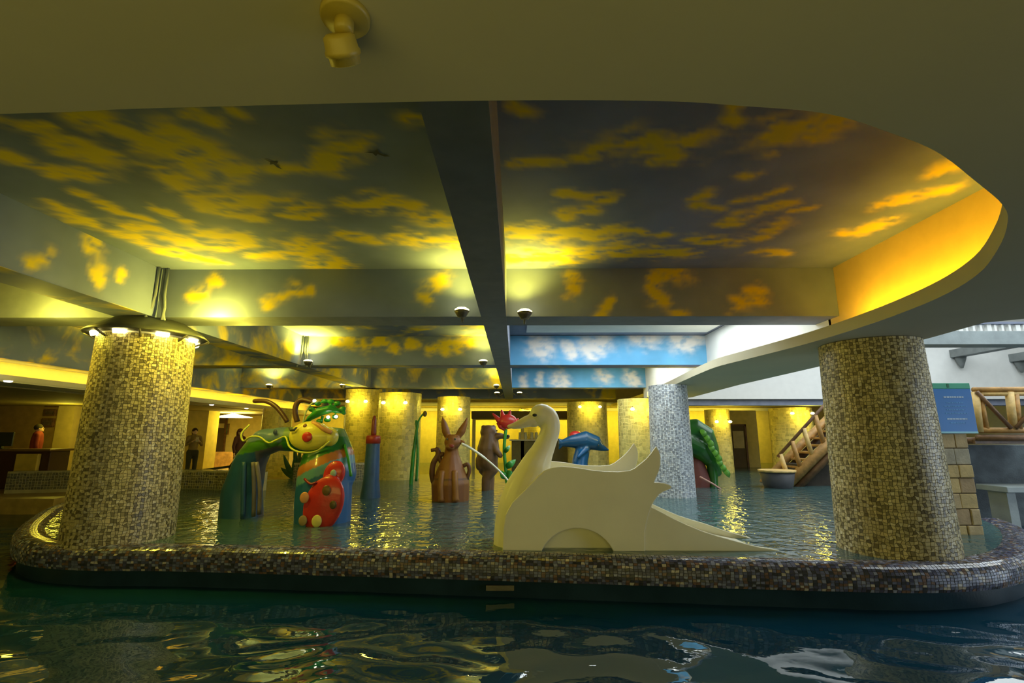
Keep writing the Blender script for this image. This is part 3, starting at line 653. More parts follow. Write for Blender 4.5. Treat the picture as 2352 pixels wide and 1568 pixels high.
# deck and stair block between the wings
prism_xz('slide_deck', [(.10, .30), (.10, 1.0), (.45, 1.12), (1.15, 1.12), (1.22, .92), (1.24, .30)], YN + .115, YF, M_SWAN, sw)
CH = [(1.24, 0.955), (1.342, 0.905), (1.444, 0.853), (1.578, 0.783), (1.713, 0.722), (1.848, 0.668), (1.983, 0.625), (2.118, 0.588), (2.253, 0.552), (2.387, 0.520), (2.521, 0.500), (2.72, 0.462)]
low = [(x, max(.25, z - .30 + .05 * (x - 1.2))) for x, z in CH]
prism_xz('chute_side', CH + [(2.72, .2), (1.24, .2)], YN - .03, YN + .03, M_SWAN, sw, .01)
prism_xz('chute_side', [(x - .02, z + .05 * min(1, (2.66 - x) * 2)) for x, z in CH] + [(2.70, .2), (1.22, .2)], YF - .02, YF + .04, M_SWAN, sw, .01)
bed = [(x, z - .09 * (1 - i / 14)) for i, (x, z) in enumerate(CH)]
prism_xz('chute_bed', bed + [(x, z - .06) for x, z in bed[::-1]], YN + .03, YF - .02, M_SWAN, sw)

# ---------------------------------------------------------------- sculpture arch with a smiling face
YA = 6.95
ar = thing('sculpture_arch', 'painted blue and green arch sculpture with a yellow smiling face', 'sculpture', (-3.0, YA, .05))
Z = lambda u, v: atY(u, v, YA)
def q(u, v, dy=0.0):
    p = Z(u, v); return Vector((p.x, p.y + dy, p.z))
k_ = 6.7 / 1118
paintA = lambda c: (0, 0, 0)
uvx = lambda x, z: None
# paint regions live on the sculpture, in its own upright x-z plane
p975, p1200 = Z(760, 975), Z(760, 1200)
def band(x, z):      # height of the diagonal orange stripe
    a, b = Z(675, 1090), Z(805, 1035); return a.z + (b.z - a.z) * (x - a.x) / (b.x - a.x)
xr0 = Z(672, 1090).x; xl1 = Z(612, 1040).x; zg = Z(640, 1045).z; zt_ = Z(640, 1005).z; zleg = Z(560, 1028).z
def paintA(c):
    x, y, z = c
    n = noise.noise((x * 4, y * 4, z * 4)) * .02
    if x > xr0 - .12:
        b = band(x, z) + n
        if z > b + .05: return (.03, .24, .02) if z < zt_ + .02 else (.20, .34, .10)
        if z > b - .07: return (.62, .22, .03)
        if z > b - .20: return (.16, .42, .50)
        return (.02, .16, .46)
    w = .022 * math.sin(x * 14)
    if z > zt_ - .04 + w: return (.16, .27, .42)
    if z > zleg + .08 * math.sin((x - xl1) * 3) - .02: return (.10, .32, .03)
    return (.03, .13, .30) if x < xl1 - .12 else (.15, .14, .18)
prims = [('c', [q(530, 1215, .25), q(536, 1130, .22), q(562, 1060, .15), q(592, 1022, .08), q(640, 1008), q(690, 1008), q(735, 1015)], [.30, .27, .22, .19, .165, .18, .20]),
         ('c', [q(752, 1245, -.2), q(752, 1150, -.15), q(752, 1080, -.08), q(750, 1025)], [.35, .37, .36, .27]),
         ('s', q(742, 1012), (.30, .24, .20)), ('s', q(615, 1000, .05), (.22, .18, .10)),
         ('c', [q(740, 1003), q(775, 1003), q(786, 1040, -.02), q(788, 1090, -.05)], [.15, .15, .17, .20])]
blob('arch_body', prims, .022, M_PAINTED, ar, paintA, 8)
fc = q(731, 1001, -.27)
face = blob('face', [('s', fc, (.29, .12, .20)), ('s', q(770, 1003, -.23), (.13, .10, .13))], .012, mat('yellow_face_paint', (0.72, 0.62, 0.07), .3, var=.08, coat=.3), ar, smooth_it=4)
def disc(name, c, rx, rz, m, parent, th=.012, yaw=0.0):
    bm = bmesh.new(); bmesh.ops.create_uvsphere(bm, u_segments=18, v_segments=10, radius=1, matrix=Matrix.Translation(c) @ Matrix.Rotation(yaw, 4, 'Z') @ Matrix.Diagonal((rx, th, rz, 1)))
    return link(name, bm2me(bm, name), m, parent, smooth=True)
M_RED = mat('red_paint', (0.55, 0.03, 0.02), .3, coat=.3); M_BLK = mat('dark_paint', (0.04, 0.05, 0.03), .35); M_GRN = mat('leaf_green_paint', (0.03, 0.26, 0.03), .35, var=.3, coat=.2)
disc('cheek', q(732, 1003, -.39), .068, .066, M_RED, ar, .02)
tube('closed_eye', [q(690, 983, -.36), q(697, 988, -.385), q(704, 987, -.39), q(710, 982, -.385)], [.010, .020, .020, .010], M_BLK, ar, 8)
disc('nose', q(725, 979, -.35), .028, .03, mat('brown_paint', (0.25, 0.12, 0.04), .4), ar, .02)
tube('fringe', smooth_line([q(738, 972, -.30), q(752, 977, -.33), q(765, 986, -.34), q(780, 994, -.30)], 4), .030, mat('salmon_paint', (0.60, 0.28, 0.08), .4), ar, 10)
tube('wave_trim', smooth_line([q(575, 975, -.02), q(562, 995, -.08), q(568, 1012, -.1), q(590, 1003, -.17), q(612, 1003, -.19), q(633, 1016, -.2), q(650, 1010, -.2), q(672, 1003, -.22), q(688, 1025, -.3), q(715, 1036, -.36), q(750, 1034, -.36), q(778, 1012, -.33)], 6), .013, mat('lime_trim_paint', (0.55, 0.58, 0.08), .3), ar, 8)
tube('antenna', smooth_line([q(660, 968, 0), q(648, 950, 0), q(632, 932, 0), q(610, 921, 0), q(582, 921, 0)], 5), [.032] * 20 + [.024], mat('brown_antenna_paint', (0.08, 0.035, 0.015), .4), ar, 10)
tube('antenna', smooth_line([q(683, 968, 0), q(678, 945, 0), q(682, 926, 0), q(695, 918, 0), q(722, 924, 0)], 5), [.038] * 20 + [.030], MC['brown_antenna_paint'], ar, 10)
disc('head_spot', q(646, 992, -.175), .03, .035, mat('navy_paint', (0.03, 0.05, 0.12), .4), ar)
tube('side_vine', smooth_line([q(800, 1020, -.15), q(812, 1055, -.2), q(820, 1090, -.25)], 4), .02, M_GRN, ar, 8)
for k, (u, v, col) in enumerate(((560, 1190, (.02, .08, .18)), (585, 1185, (.12, .11, .15)), (598, 1180, (.16, .14, .17)))):
    tube('leg_rib', smooth_line([q(u, v, -.03), q(u + 4, 1120, -.06), q(u + 8 - k * 5, 1060, -.08)], 4), .028, mat('leg_rib_paint_%d' % k, col, .35), ar, 10)
# ladybird relief on the right leg: red shell with coloured spots
lb = blob('ladybird_shell', [('s', q(778, 1145, -.53), (.25, .07, .36), Matrix.Rotation(.30, 4, 'Y')), ('s', q(795, 1083, -.45), (.14, .06, .18), Matrix.Rotation(.30, 4, 'Y'))], .012, M_RED, ar, smooth_it=4)
for (u, v, r, c, n_) in ((768, 1179, .065, (.75, .66, .20), 'cream'), (742, 1130, .06, (.70, .30, .12), 'orange'), (739, 1178, .055, (.35, .25, .12), 'olive'), (797, 1080, .04, (.35, .50, .48), 'teal'), (788, 1115, .055, (.16, .09, .02), 'brown'), (802, 1145, .045, (.10, .07, .02), 'dark')):
    disc('shell_spot', q(u, v, -.60 if v > 1100 else -.515), r, r * 1.15, mat('spot_paint_' + n_, c, .35), lb, .015)
tube('shell_band', smooth_line([q(735, 1092, -.50), q(752, 1102, -.56), q(765, 1098, -.56)], 4), .016, mat('dark_red_paint', (.25, .01, .02), .4), lb, 8)

def leaf_mesh(name, base, tip, width, m, parent, lift=.12, n=10, lobes=0, thick=.012):
    base, tip = Vector(base), Vector(tip); d = tip - base; side = Vector((0, -1, 0)).cross(d).normalized()
    top = []; bot = []
    for i in range(n + 1):
        s = i / n; w = width * (math.sin(PI * s ** .8) ** .8 if 0 < s < 1 else 0) * (1 + (.18 * math.sin(i * PI) if not lobes else .16 * math.sin(s * PI * lobes)))
        p = base + d * s + Vector((0, -lift * math.sin(PI * s), 0)); top.append((p + side * w + Vector((0, .3 * w, 0)))); bot.append((p - side * w + Vector((0, .3 * w, 0))))
    bm = bmesh.new()
    def strip(off, flip):
        T = [bm.verts.new(v + off) for v in top]; Bm = [bm.verts.new(v + off) for v in bot]; Cn = [bm.verts.new(base + d * (i / n) + Vector((0, -lift * math.sin(PI * i / n), 0)) + off) for i in range(n + 1)]
        for i in range(n):
            for A_, B_ in ((T, Cn), (Cn, Bm)):
                f = (A_[i], A_[i + 1], B_[i + 1], B_[i]); bm.faces.new(f[::-1] if flip else f)
    strip(Vector((0, 0, 0)), False); strip(Vector((0, thick, 0)), True)
    return link(name, bm2me(bm, name), m, parent, smooth=True)
lf = thing('leaf_sculpture', 'dark green painted leaf standing on top of the arch sculpture', 'sculpture', q(745, 965))
blob('leaf_blade', [('c', [q(699, 974), q(712, 960), q(735, 945), q(762, 938), q(790, 948)], [.02, .075, .135, .125, .03], .45)] + [('s', q(u, v), (.05, .03, .035)) for u, v in ((716, 940), (730, 927), (746, 921), (760, 922), (775, 926), (787, 938), (770, 957), (752, 964), (734, 967))], .010, M_GRN, lf, smooth_it=2)
tube('leaf_vein', smooth_line([q(702, 970, -.06), q(735, 947, -.09), q(762, 940, -.08), q(786, 946, -.04)], 4), .010, mat('dark_leaf_vein', (.015, .12, .015), .4), lf, 8)
tube('leaf_edge', smooth_line([q(700, 972, -.06), q(708, 945, -.07), q(722, 926, -.07), q(738, 922, -.06)], 4), .012, mat('pale_leaf_edge', (.45, .50, .25), .4), lf, 8)
tube('leaf_stalk', [q(735, 975, .02), q(740, 955, .02)], .02, M_GRN, lf, 8)
for u, v in ((727, 921), (758, 958), (776, 957)): disc('leaf_lamp', q(u, v, -.07), .025, .022, M_LAMPW, lf, .025)

# blue post with a red collar and spike
bp = atZ(843, 1145, ZW); YP = bp.y + .2
t = thing('water_post', 'blue conical post with a red collar and red spike', 'water post', (bp.x, YP, .05))
zz = lambda v: atY(843, v, YP).z
lathe('post_shaft', (bp.x, YP, .05), [(.20, 0), (.185, .42), (.145, .75), (.125, zz(1020) - .05), (.125, zz(1016) - .05)], mat('post_blue_paint', (0.03, 0.09, 0.22), .35, var=.15), t, 28)
lathe('post_collar', (bp.x, YP, zz(1018)), [(.10, 0), (.135, .0), (.135, .12), (.12, .145), (.03, .15)], mat('collar_red_paint', (0.38, 0.04, 0.02), .35), t, 28)
lathe('post_spike', (bp.x, YP, zz(1000)), [(.045, 0), (.05, .05), (.042, .28), (.025, .36), (.008, .375)], mat('spike_dark_red_paint', (0.20, 0.03, 0.02), .35), t, 16)
# tall reed sculpture
rp = atZ(945, 1112, ZW); YR = rp.y
G = lambda u, v, d=0.0, Y=None: atY(u, v, (Y if Y else YR)) + Vector((0, d, 0))
t = thing('reed_sculpture', 'tall dark green metal reed with narrow leaves in the pool', 'sculpture', (rp.x, YR, .05))
tube('reed_stalk', smooth_line([G(943, 1125), G(948, 1060), G(955, 1000), G(962, 965), G(974, 948)], 5), [.045] * 8 + [.035] * 6 + [.022] * 7, M_GRN, t, 8)
tube('reed_stalk', smooth_line([G(956, 1105), G(959, 1050), G(958, 1000), G(956, 965)], 5), .03, M_GRN, t, 8)
disc('reed_bud', G(976, 950), .05, .07, mat('bud_paint', (.20, .14, .03), .5), t, .04)

# ---------------------------------------------------------------- long-eared brown statue spouting water
rb = atZ(1035, 1150, ZW); YQ = rb.y + .1
g = lambda u, v, d=0.0: atY(u, v, YQ) + Vector((0, d, 0))
t = thing('long_eared_statue', 'brown long-eared seated animal statue spouting a jet of water', 'statue', (rb.x, YQ, .05))
M_TERRA = attr_mat('terracotta_statue_paint', rough=.5, bump=.2)
def paintR(c):
    z = c[2]
    zb = g(1035, 1098).z
    base = (.21, .075, .008) if z > zb else (.17, .06, .008)
    if abs(z - zb) < .018: return (.09, .03, .008)
    return base
pr = [('c', [g(1035, 1175), g(1035, 1140), g(1035, 1110), g(1036, 1075), g(1037, 1045), g(1037, 1025)], [.31, .33, .34, .24, .14, .11]),
      ('s', g(1040, 1015, -.04), (.15, .15, .14)), ('s', g(1036, 1026, -.14), (.08, .09, .06)),
      ('c', [g(1055, 1014, -.05), g(1066, 1015, -.08)], [.05, .03]),
      ('c', [g(1030, 1008), g(1024, 990), g(1019, 970), g(1016, 957)], [.05, .075, .05, .012]),
      ('c', [g(1048, 1008), g(1060, 990), g(1069, 972), g(1074, 958)], [.05, .075, .045, .012])]
blob('statue_body', pr, .015, M_TERRA, t, paintR, 7)
for s in (0, 1):
    tube('foreleg', smooth_line([g(1020 + 28 * s, 1080, -.22), g(1018 + 32 * s, 1110, -.30), g(1019 + 32 * s, 1145, -.30)], 4), [.055] * 8 + [.07], mat('statue_leg_brown', (.22, .09, .012), .5), t, 12)
tube('left_arm_tail', smooth_line([g(1005, 1130, 0), g(993, 1095), g(995, 1065), g(1006, 1045), g(1004, 1033), g(990, 1034)], 5), [.05] * 22 + [.03] * 4, mat('statue_dark_brown', (.12, .045, .012), .5), t, 12).name = 'tail'
tube('arm', smooth_line([g(1022, 1070), g(1012, 1058), g(1010, 1046), g(1020, 1042)], 4), .04, MC['statue_dark_brown'], t, 12)
tube('haunch_loop', smooth_line([g(1064, 1070), g(1074, 1066), g(1078, 1080), g(1072, 1100)], 4), .035, MC['statue_dark_brown'], t, 12)
for s in (0, 1): disc('eye', g(1030 + 18 * s, 1008, -.17), .016, .02, M_BLK, t, .012)
disc('muzzle', g(1040, 1024, -.20), .05, .03, mat('muzzle_red_brown', (.24, .03, .012), .5), t, .03)
jet = tube('water_jet', smooth_line([g(1062, 1018, -.15), g(1085, 1030, -.15), g(1120, 1055, -.15), g(1150, 1082, -.15), g(1170, 1105, -.15)], 5), [.022] * 10 + [.016] * 11, mat('running_water', (.80, .82, .72), .15, bump=.3), None, 8)
tag(jet, 'thin arc of water spouting from the brown statue towards the swan', 'water jet', kind='thing')

# ---------------------------------------------------------------- brown bear statue, red flower
bb = atZ(1125, 1127, ZW); YT = bb.y + .1
h = lambda u, v, d=0.0: atY(u, v, YT) + Vector((0, d, 0))
t = thing('bear_statue', 'brown standing bear statue holding a green plant stem', 'statue', (bb.x, YT, .05))
def paintB(c):
    n = noise.noise((c[0] * 6, c[1] * 6, c[2] * 6)); k = 1 + .5 * n
    return (.16 * k, .085 * k, .035 * k)
pr = [('c', [h(1120, 1055), h(1122, 1030), h(1124, 1005)], [.22, .24, .19]),
      ('s', h(1122, 992), (.18, .17, .15)), ('s', h(1146, 1001, -.08), (.11, .09, .07)), ('c', [h(1150, 1001, -.08), h(1166, 1003, -.1)], [.06, .05]),
      ('s', h(1110, 981), (.05, .05, .05)), ('s', h(1134, 981), (.05, .05, .05)),
      ('c', [h(1124, 1065), h(1128, 1080), h(1117, 1100), h(1115, 1140)], [.19, .15, .10, .085]),
      ('c', [h(1112, 1060, .12), h(1112, 1080, .12), h(1125, 1100, .14), h(1124, 1140, .14)], [.15, .13, .10, .085]),
      ('c', [h(1132, 1015, -.1), h(1142, 1035, -.2), h(1150, 1045, -.22)], [.08, .065, .055]),
      ('c', [h(1105, 1055), h(1103, 1070)], [.12, .10])]
blob('bear_body', pr, .017, M_TERRA, t, paintB, 6)
disc('nose', h(1168, 1001, -.14), .03, .03, M_BLK, t, .03)
disc('eye', h(1142, 989, -.17), .016, .016, M_BLK, t, .01)
fl = thing('flower_sculpture', 'red metal flower on a green stem between bear statue and swan beak', 'sculpture', (h(1160, 1110).x, YT - .25, .05))
hh_ = lambda u, v, d=0.0: atY(u, v, YT - .25) + Vector((0, d, 0))
tube('flower_stem', smooth_line([hh_(1168, 1135), hh_(1162, 1080), hh_(1158, 1030), hh_(1162, 985)], 5), .035, M_GRN, fl, 10)
for (u0, v0, u1, v1, w) in ((1160, 980, 1132, 950, .05), (1160, 978, 1152, 942, .06), (1165, 976, 1172, 943, .055), (1166, 980, 1190, 962, .06), (1158, 985, 1142, 972, .05)):
    blob('petal', [('c', [hh_(u0, v0), hh_((u0 + u1) / 2, (v0 + v1) / 2, -.04), hh_(u1, v1)], [w * .8, w * 1.2, .02])], .012, M_RED, fl, smooth_it=3)
disc('flower_heart', hh_(1166, 968, -.05), .20, .15, M_RED, fl, .09)
for (u0, v0, u1, v1, w) in ((1160, 1075, 1185, 1055, .05), (1160, 1085, 1182, 1092, .06), (1162, 1095, 1178, 1115, .06), (1158, 1040, 1172, 1022, .035), (1162, 1100, 1150, 1080, .05)):
    leaf_mesh('stem_leaf', hh_(u0, v0), hh_(u1, v1), w * 1.3, M_GRN, fl)

# ---------------------------------------------------------------- blue dolphin fountain
YD = 13.6
dd = lambda u, v, d=0.0: atY(u, v, YD) + Vector((0, d, 0))
t = thing('dolphin_fountain', 'blue leaping dolphin figure with a red ball behind it', 'statue', (dd(1340, 1085).x, YD, .05))
def paintD(c):
    return (.01, .15, .42) if c[2] < dd(1340, 1030).z else (.012, .11, .26)
pr = [('c', [dd(1288, 1018), dd(1310, 1014), dd(1345, 1010), dd(1370, 1018), dd(1382, 1028), dd(1397, 1033)], [.08, .16, .25, .20, .10, .03]),
      ('c', [dd(1330, 1105), dd(1332, 1060), dd(1338, 1035)], [.24, .22, .2]),
      ('c', [dd(1290, 1016), dd(1283, 1008)], [.07, .03]), ('c', [dd(1290, 1020), dd(1284, 1030)], [.07, .03]),
      ('c', [dd(1345, 1030, -.15), dd(1325, 1048, -.25)], [.09, .04])]
blob('dolphin_body', pr, .022, M_PAINTED, t, paintD, 6)
disc('ball', dd(1324, 1000, .15), .19, .13, M_RED, t, .18)
disc('eye', dd(1372, 1022, -.2), .02, .02, M_BLK, t)

# ---------------------------------------------------------------- green leaf-roofed slide, far right of the swan
YG = 11.2
e_ = lambda u, v, d=0.0: atY(u, v, YG) + Vector((0, d, 0))
t = thing('leaf_tunnel', 'green leaf-covered tunnel slide with a dark red mouth', 'slide', (e_(1615, 1118).x, YG, .05))
pr = [('c', [e_(1560, 985), e_(1595, 985), e_(1618, 1000), e_(1630, 1030), e_(1638, 1062), e_(1650, 1085)], [.20, .24, .24, .20, .16, .08]), ('c', [e_(1570, 1010), e_(1610, 1030), e_(1625, 1050)], [.25, .25, .18]),
      ('c', [e_(1640, 1140), e_(1638, 1100), e_(1634, 1060)], [.10, .10, .12])]
def paintG(c):
    n = noise.noise((c[0] * 5, c[1] * 5, c[2] * 5)); return (.03 + .02 * n, .20 + .12 * n, .02)
blob('leaf_roof', pr, .022, M_PAINTED, t, paintG, 3)
blob('tunnel_mouth', [('c', [e_(1600, 1130, .1), e_(1606, 1100, .1), e_(1600, 1070, .1)], [.30, .28, .22])], .02, mat('dark_red_plaster', (.14, .035, .025), .6), t)
tube('hand_rail', [e_(1596, 1092, -.3), e_(1625, 1108, -.3), e_(1655, 1128, -.3)], .02, mat('pink_rail', (.62, .34, .28), .4), t, 8)
for k in range(9):
    u = 1600 + k * 6; v = 985 + k * 11; leaf_mesh('roof_leaf', e_(u, v, -.22), e_(u + 10 + (k % 3) * 4, v + 22, -.22), .06, mat('roof_leaf_green', (.12, .34, .03), .3), t)

# ---------------------------------------------------------------- log stairs and barrel
YS = 11.4
s_ = lambda u, v, d=0.0: atY(u, v, YS) + Vector((0, d, 0))
st = thing('log_stairs', 'rustic log staircase rising behind the right mosaic column', 'stairs', (s_(1810, 1130).x, YS, .05))
def ext(u0, v0, u1, v1, k): return (u0 + (u1 - u0) * k, v0 + (v1 - v0) * k)
for dy in (-.05, .95):
    a0 = (1800, 1118); a1 = ext(1800, 1118, 1900, 1018, 1.9)
    tube('stringer', [s_(*a0, dy), s_(*a1, dy)], .11 if dy < 0 else .09, M_WOOD, st, 12)
    tube('stringer', [s_(a0[0] + 22, a0[1] + 8, dy), s_(a1[0] + 22, a1[1] + 8, dy)], .085, M_WOODD, st, 12)
    if dy > 0: continue
    b0 = (1784, 1048); b1 = ext(1784, 1048, 1895, 925, 1.7)
    tube('hand_rail', [s_(*b0, dy), s_(*b1, dy)], .035, M_WOODD, st, 10)
    for k in range(7):
        f = .03 + k * .24
        p = (1786 + 111 * f, 1046 - 123 * f); q2 = (p[0] + 22, 1118 - (p[0] + 22 - 1800) * 1.0)
        tube('baluster', [s_(*p, dy), s_(*q2, dy)], (.052), M_WOODL if k % 2 == 0 else M_WOOD, st, 8)
for k in range(9):
    p = s_(1818 + k * 17, 1108 - k * 17)
    box('step', (p.x - .05, p.y, p.z - .03), (p.x + .20, p.y + .9, p.z + .02), M_WOOD, st, .006)
box('stair_wall', (s_(1850, 1100).x, YS + .1, .02), (s_(1850, 1100).x + 3.2, YS + .9, .95), mat('dark_stone', (.05, .04, .03), .8, var=.4, scale=5), st)
bl = s_(1772, 1120, -.3)
t = thing('half_barrel', 'dark half barrel with a pale rim at the foot of the log stairs', 'barrel', (bl.x, bl.y, .3))
zt2 = s_(1772, 1078, -.3).z
lathe('barrel_body', (bl.x, bl.y, .3), [(.20, 0), (.30, .25), (.36, zt2 - .3), (.31, zt2 - .3), (.28, .35)], mat('barrel_grey', (.07, .07, .08), .5), t, 28)
lathe('barrel_hoop', (bl.x, bl.y, zt2 - .03), [(.355, 0), (.375, .0), (.38, .045), (.34, .045)], M_WOODL, t, 28)
# ---------------------------------------------------------------- stone pillar, blue notice, log railing at the right
pb = atZ(2222, 1226, .5); YK = pb.y + .05
w_ = lambda u, v, Y=YK: atY(u, v, Y)
zt3 = w_(2200, 995).z
t = thing('stone_pillar', 'tan stone pillar of irregular blocks under the blue notice board', 'pillar', (pb.x, YK, .0))
xl_, xr_ = w_(2150, 1225).x, w_(2260, 1225).x
xlt, xrt = w_(2150, 995).x, w_(2250, 995).x
xL = xr_ - .55; PD = .42
bm = bmesh.new(); add_box(bm, (xL + .012, YK + .012, .0), (xr_ - .012, YK + PD, zt3)); link('pillar_core', bm2me(bm, 'pillar_core'), mat('pillar_mortar', (.12, .09, .05), .9), t)
STONE = [mat('stone_%s' % n, c, .7, var=.2, scale=7, bump=.4) for n, c in (('tan', (.50, .38, .20)), ('ochre', (.56, .42, .18)), ('grey', (.42, .38, .28)), ('brown', (.38, .27, .14)))]
rs = random.Random(4); z = .30
while z < zt3 - .02:
    hgt = min(rs.uniform(.13, .20), zt3 - z); x = xL
    while x < xr_ - .02:
        wd = min(rs.uniform(.13, .25), xr_ - x); 
        if xr_ - x - wd < .07: wd = xr_ - x
        bm = bmesh.new(); add_box(bm, (x + .005, YK - rs.uniform(.0, .014), z + .005), (x + wd - .005, YK + .05, z + hgt - .005), .008)
        for v in bm.verts: v.co.x += rs.uniform(-.003, .003)
        link('stone', bm2me(bm, 'stone'), rs.choice(STONE), t); x += wd
    for (sx0, sx1) in ((xL - .012, xL + .02), (xr_ - .02, xr_ + .012)):
        for yy in (YK + .05, YK + .235):
            box('stone', (sx0, yy + .004, z + .005), (sx1, yy + .18, z + hgt - .005), rs.choice(STONE), t)
    z += hgt
# notice board
nb = thing('notice_board', 'blue notice board with a green header and pale lines of text', 'sign', (w_(2195, 995).x, YK, zt3))
bx0, bx1 = w_(2140, 940).x, w_(2232, 940).x; bz0, bz1, bz2 = w_(2195, 995).z, w_(2195, 893).z, w_(2195, 880).z
box('board', (bx0, YK - .03, bz0), (bx1, YK + .01, bz1), mat('notice_blue', (.005, .17, .58), .4, var=.05, bump=0), nb, .004)
box('board_header', (bx0, YK - .03, bz1), (bx1, YK + .01, bz2), mat('notice_green', (.05, .42, .26), .4, var=.05, bump=0), nb, .004)
box('board_edge', (bx0, YK - .034, bz0 - .0), (bx1, YK - .028, bz0 + .022), mat('notice_pale_blue', (.25, .60, .75), .4, bump=0), nb)
M_TXT = mat('notice_text_white', (.70, .82, .92), .5, bump=0)
M_TXT2 = mat('notice_text_faint', (.10, .36, .74), .5, bump=0)
cxn = (bx0 + bx1) / 2 + .02
for k, (v, wdt, hh2, m_) in enumerate(((912, .24, .014, M_TXT), (925, .20, .009, M_TXT2), (933, .26, .008, M_TXT2), (941, .22, .008, M_TXT2), (949, .26, .008, M_TXT2), (962, .24, .011, M_TXT), (971, .18, .008, M_TXT2))):
    zc = w_(2195, v).z; x = cxn - wdt / 2; rr = random.Random(k)
    while x < cxn + wdt / 2:
        ln = rr.uniform(.012, .035); box('text_line', (x, YK - .033, zc - hh2 / 2), (min(x + ln, cxn + wdt / 2), YK - .0295, zc + hh2 / 2), m_, nb); x += ln + .006
box('header_mark', (w_(2172, 887).x - .012, YK - .033, bz1 + .012), (w_(2172, 887).x + .012, YK - .029, bz2 - .008), mat('header_mark_green', (.01, .16, .08), .5, bump=0), nb)
# log railing of the bridge
YL = 7.6
r_ = lambda u, v, d=0.0: atY(u, v, YL) + Vector((0, d, 0))
lr = thing('log_bridge_railing', 'orange log railing with diagonal braces, right of the blue notice', 'railing', (r_(2240, 1010).x, YL, 1.2))
tube('rail_log', [r_(2236, 895), r_(2480, 893)], .042, M_WOOD, lr, 12)
tube('rail_log', [r_(2240, 905), r_(2480, 903)], .032, M_WOODL, lr, 12)
tube('rail_log', [r_(2246, 988), r_(2480, 988)], .042, M_WOOD, lr, 12)
tube('rail_log', [r_(2246, 1005), r_(2480, 1006)], .05, M_WOODD, lr, 12)
tube('rail_brace', [r_(2236, 900, -.05), r_(2315, 983, -.05)], .030, M_WOODD, lr, 10)
tube('rail_brace', [r_(2400, 900, -.05), r_(2325, 983, -.05)], .030, M_WOODD, lr, 10)
tube('rail_post', [r_(2240, 900), r_(2250, 992)], .05, M_WOODL, lr, 12)
tube('rail_post', [r_(2252, 905), r_(2266, 985)], .035, M_WOOD, lr, 12)
tube('rail_post', [r_(2318, 900), r_(2328, 985)], .055, M_WOODL, lr, 12)
tube('rail_post', [r_(2333, 905), r_(2341, 985)], .04, M_WOOD, lr, 12)
for k in range(3):
    tube('deck_log', [r_(2250 + k * 75, 1012, .1), r_(2262 + k * 75, 1012, 1.2)], .05, M_WOODD, lr, 10)
box('bridge_deck', (r_(2246, 1010).x, YL + .05, r_(2246, 1014).z - .03), (r_(2480, 1010).x, YL + 1.2, r_(2246, 1014).z + .03), M_WOODD, lr)
struct(box('wall_bridge_pier', (r_(2262, 1150).x + .6, YL + 1.0, -.9), (13, YL + 1.3, r_(2262, 1016).z - .06), mat('wet_dark_stone', (.07, .09, .10), .6, var=.5, scale=4, bump=.5)))
tube_pl = []
bn = thing('pool_bench', 'grey slab bench at the water edge under the log railing', 'bench', (r_(2330, 1125).x, YL + .3, .2))
box('bench_slab', (r_(2298, 1122).x, YL - .1, r_(2320, 1130).z), (r_(2480, 1122).x, YL + .4, r_(2320, 1116).z), mat('bench_grey', (.30, .34, .34), .5), bn, .01)
box('bench_foot', (r_(2310, 1122).x, YL, -.9), (r_(2330, 1122).x, YL + .3, r_(2320, 1130).z), MC['bench_grey'], bn)
box('bench_foot', (r_(2430, 1122).x, YL, -.9), (r_(2450, 1122).x, YL + .3, r_(2320, 1130).z), MC['bench_grey'], bn)

# ---------------------------------------------------------------- atrium: cross girder with little balusters, joists on corbels
GY_ = 8.6
gz0, gz1 = atY(2250, 790, GY_).z, atY(2250, 760, GY_).z
gird = root('trim_5'); gird['label'] = 'grey girder across the atrium with short balusters on it'
box('girder', (4.6, GY_, gz0), (15.5, GY_ + .35, gz1), mat('girder_grey', (.32, .37, .38), .7), gird)
for k in range(40):
    x = 7.0 + k * .13; box('girder_baluster', (x, GY_ + .1, gz1), (x + (.04 if k % 4 else .08), GY_ + .16, gz1 + .14 + .03 * (k % 3 == 0)), M_WHITE, gird)
box('girder_rail', (6.8, GY_ + .08, gz1 + .15), (12.6, GY_ + .2, gz1 + .19), M_BEAM, gird)
for (u, v) in ((2188, 812), (2325, 822)):
    p = atY(u, v, 13.9)
    bm = bmesh.new(); add_box(bm, (p.x, 8.9, p.z - .10), (p.x + .30, 14.0, p.z + .12)); link('joist', bm2me(bm, 'joist'), mat('joist_grey', (.24, .26, .26), .7), gird)
    bm = bmesh.new(); add_lathe(bm, (p.x + .2, 13.9, p.z - .42), [(.03, 0), (.07, .1), (.12, .24), (.14, .32)], 12); link('corbel', bm2me(bm, 'corbel'), MC['joist_grey'], gird, smooth=True)

# doors in the far wall
def door(name, u0, u1, v0, v1, Y, lower):
    a, b = atY(u0, v0, Y), atY(u1, v1, Y); r = root(name)
    box('door_panel', (a.x, Y - .04, .42), (b.x, Y, a.z), mat('door_brown', (.12, .08, .03), .6), r)
    box('door_frame', (a.x - .06, Y - .07, .42), (a.x, Y, a.z + .06), M_WOODD, r); box('door_frame', (b.x, Y - .07, .42), (b.x + .06, Y, a.z + .06), M_WOODD, r)
    box('door_frame', (a.x - .06, Y - .07, a.z), (b.x + .06, Y, a.z + .06), M_WOODD, r)
    box('door_pane', (a.x + .08, Y - .06, lower), (b.x - .05, Y - .035, a.z - .18), mat('door_pane_pale', (.55, .46, .22), .3), r)
door('door_1', 1675, 1715, 978, 1060, 18.0, 1.15); door('door_2', 1815, 1850, 972, 1050, 20.0, 1.2)
struct(box('floor_rear', (7.3, 17.2, -.1), (15.5, 21, .42), MC['lobby_floor']))
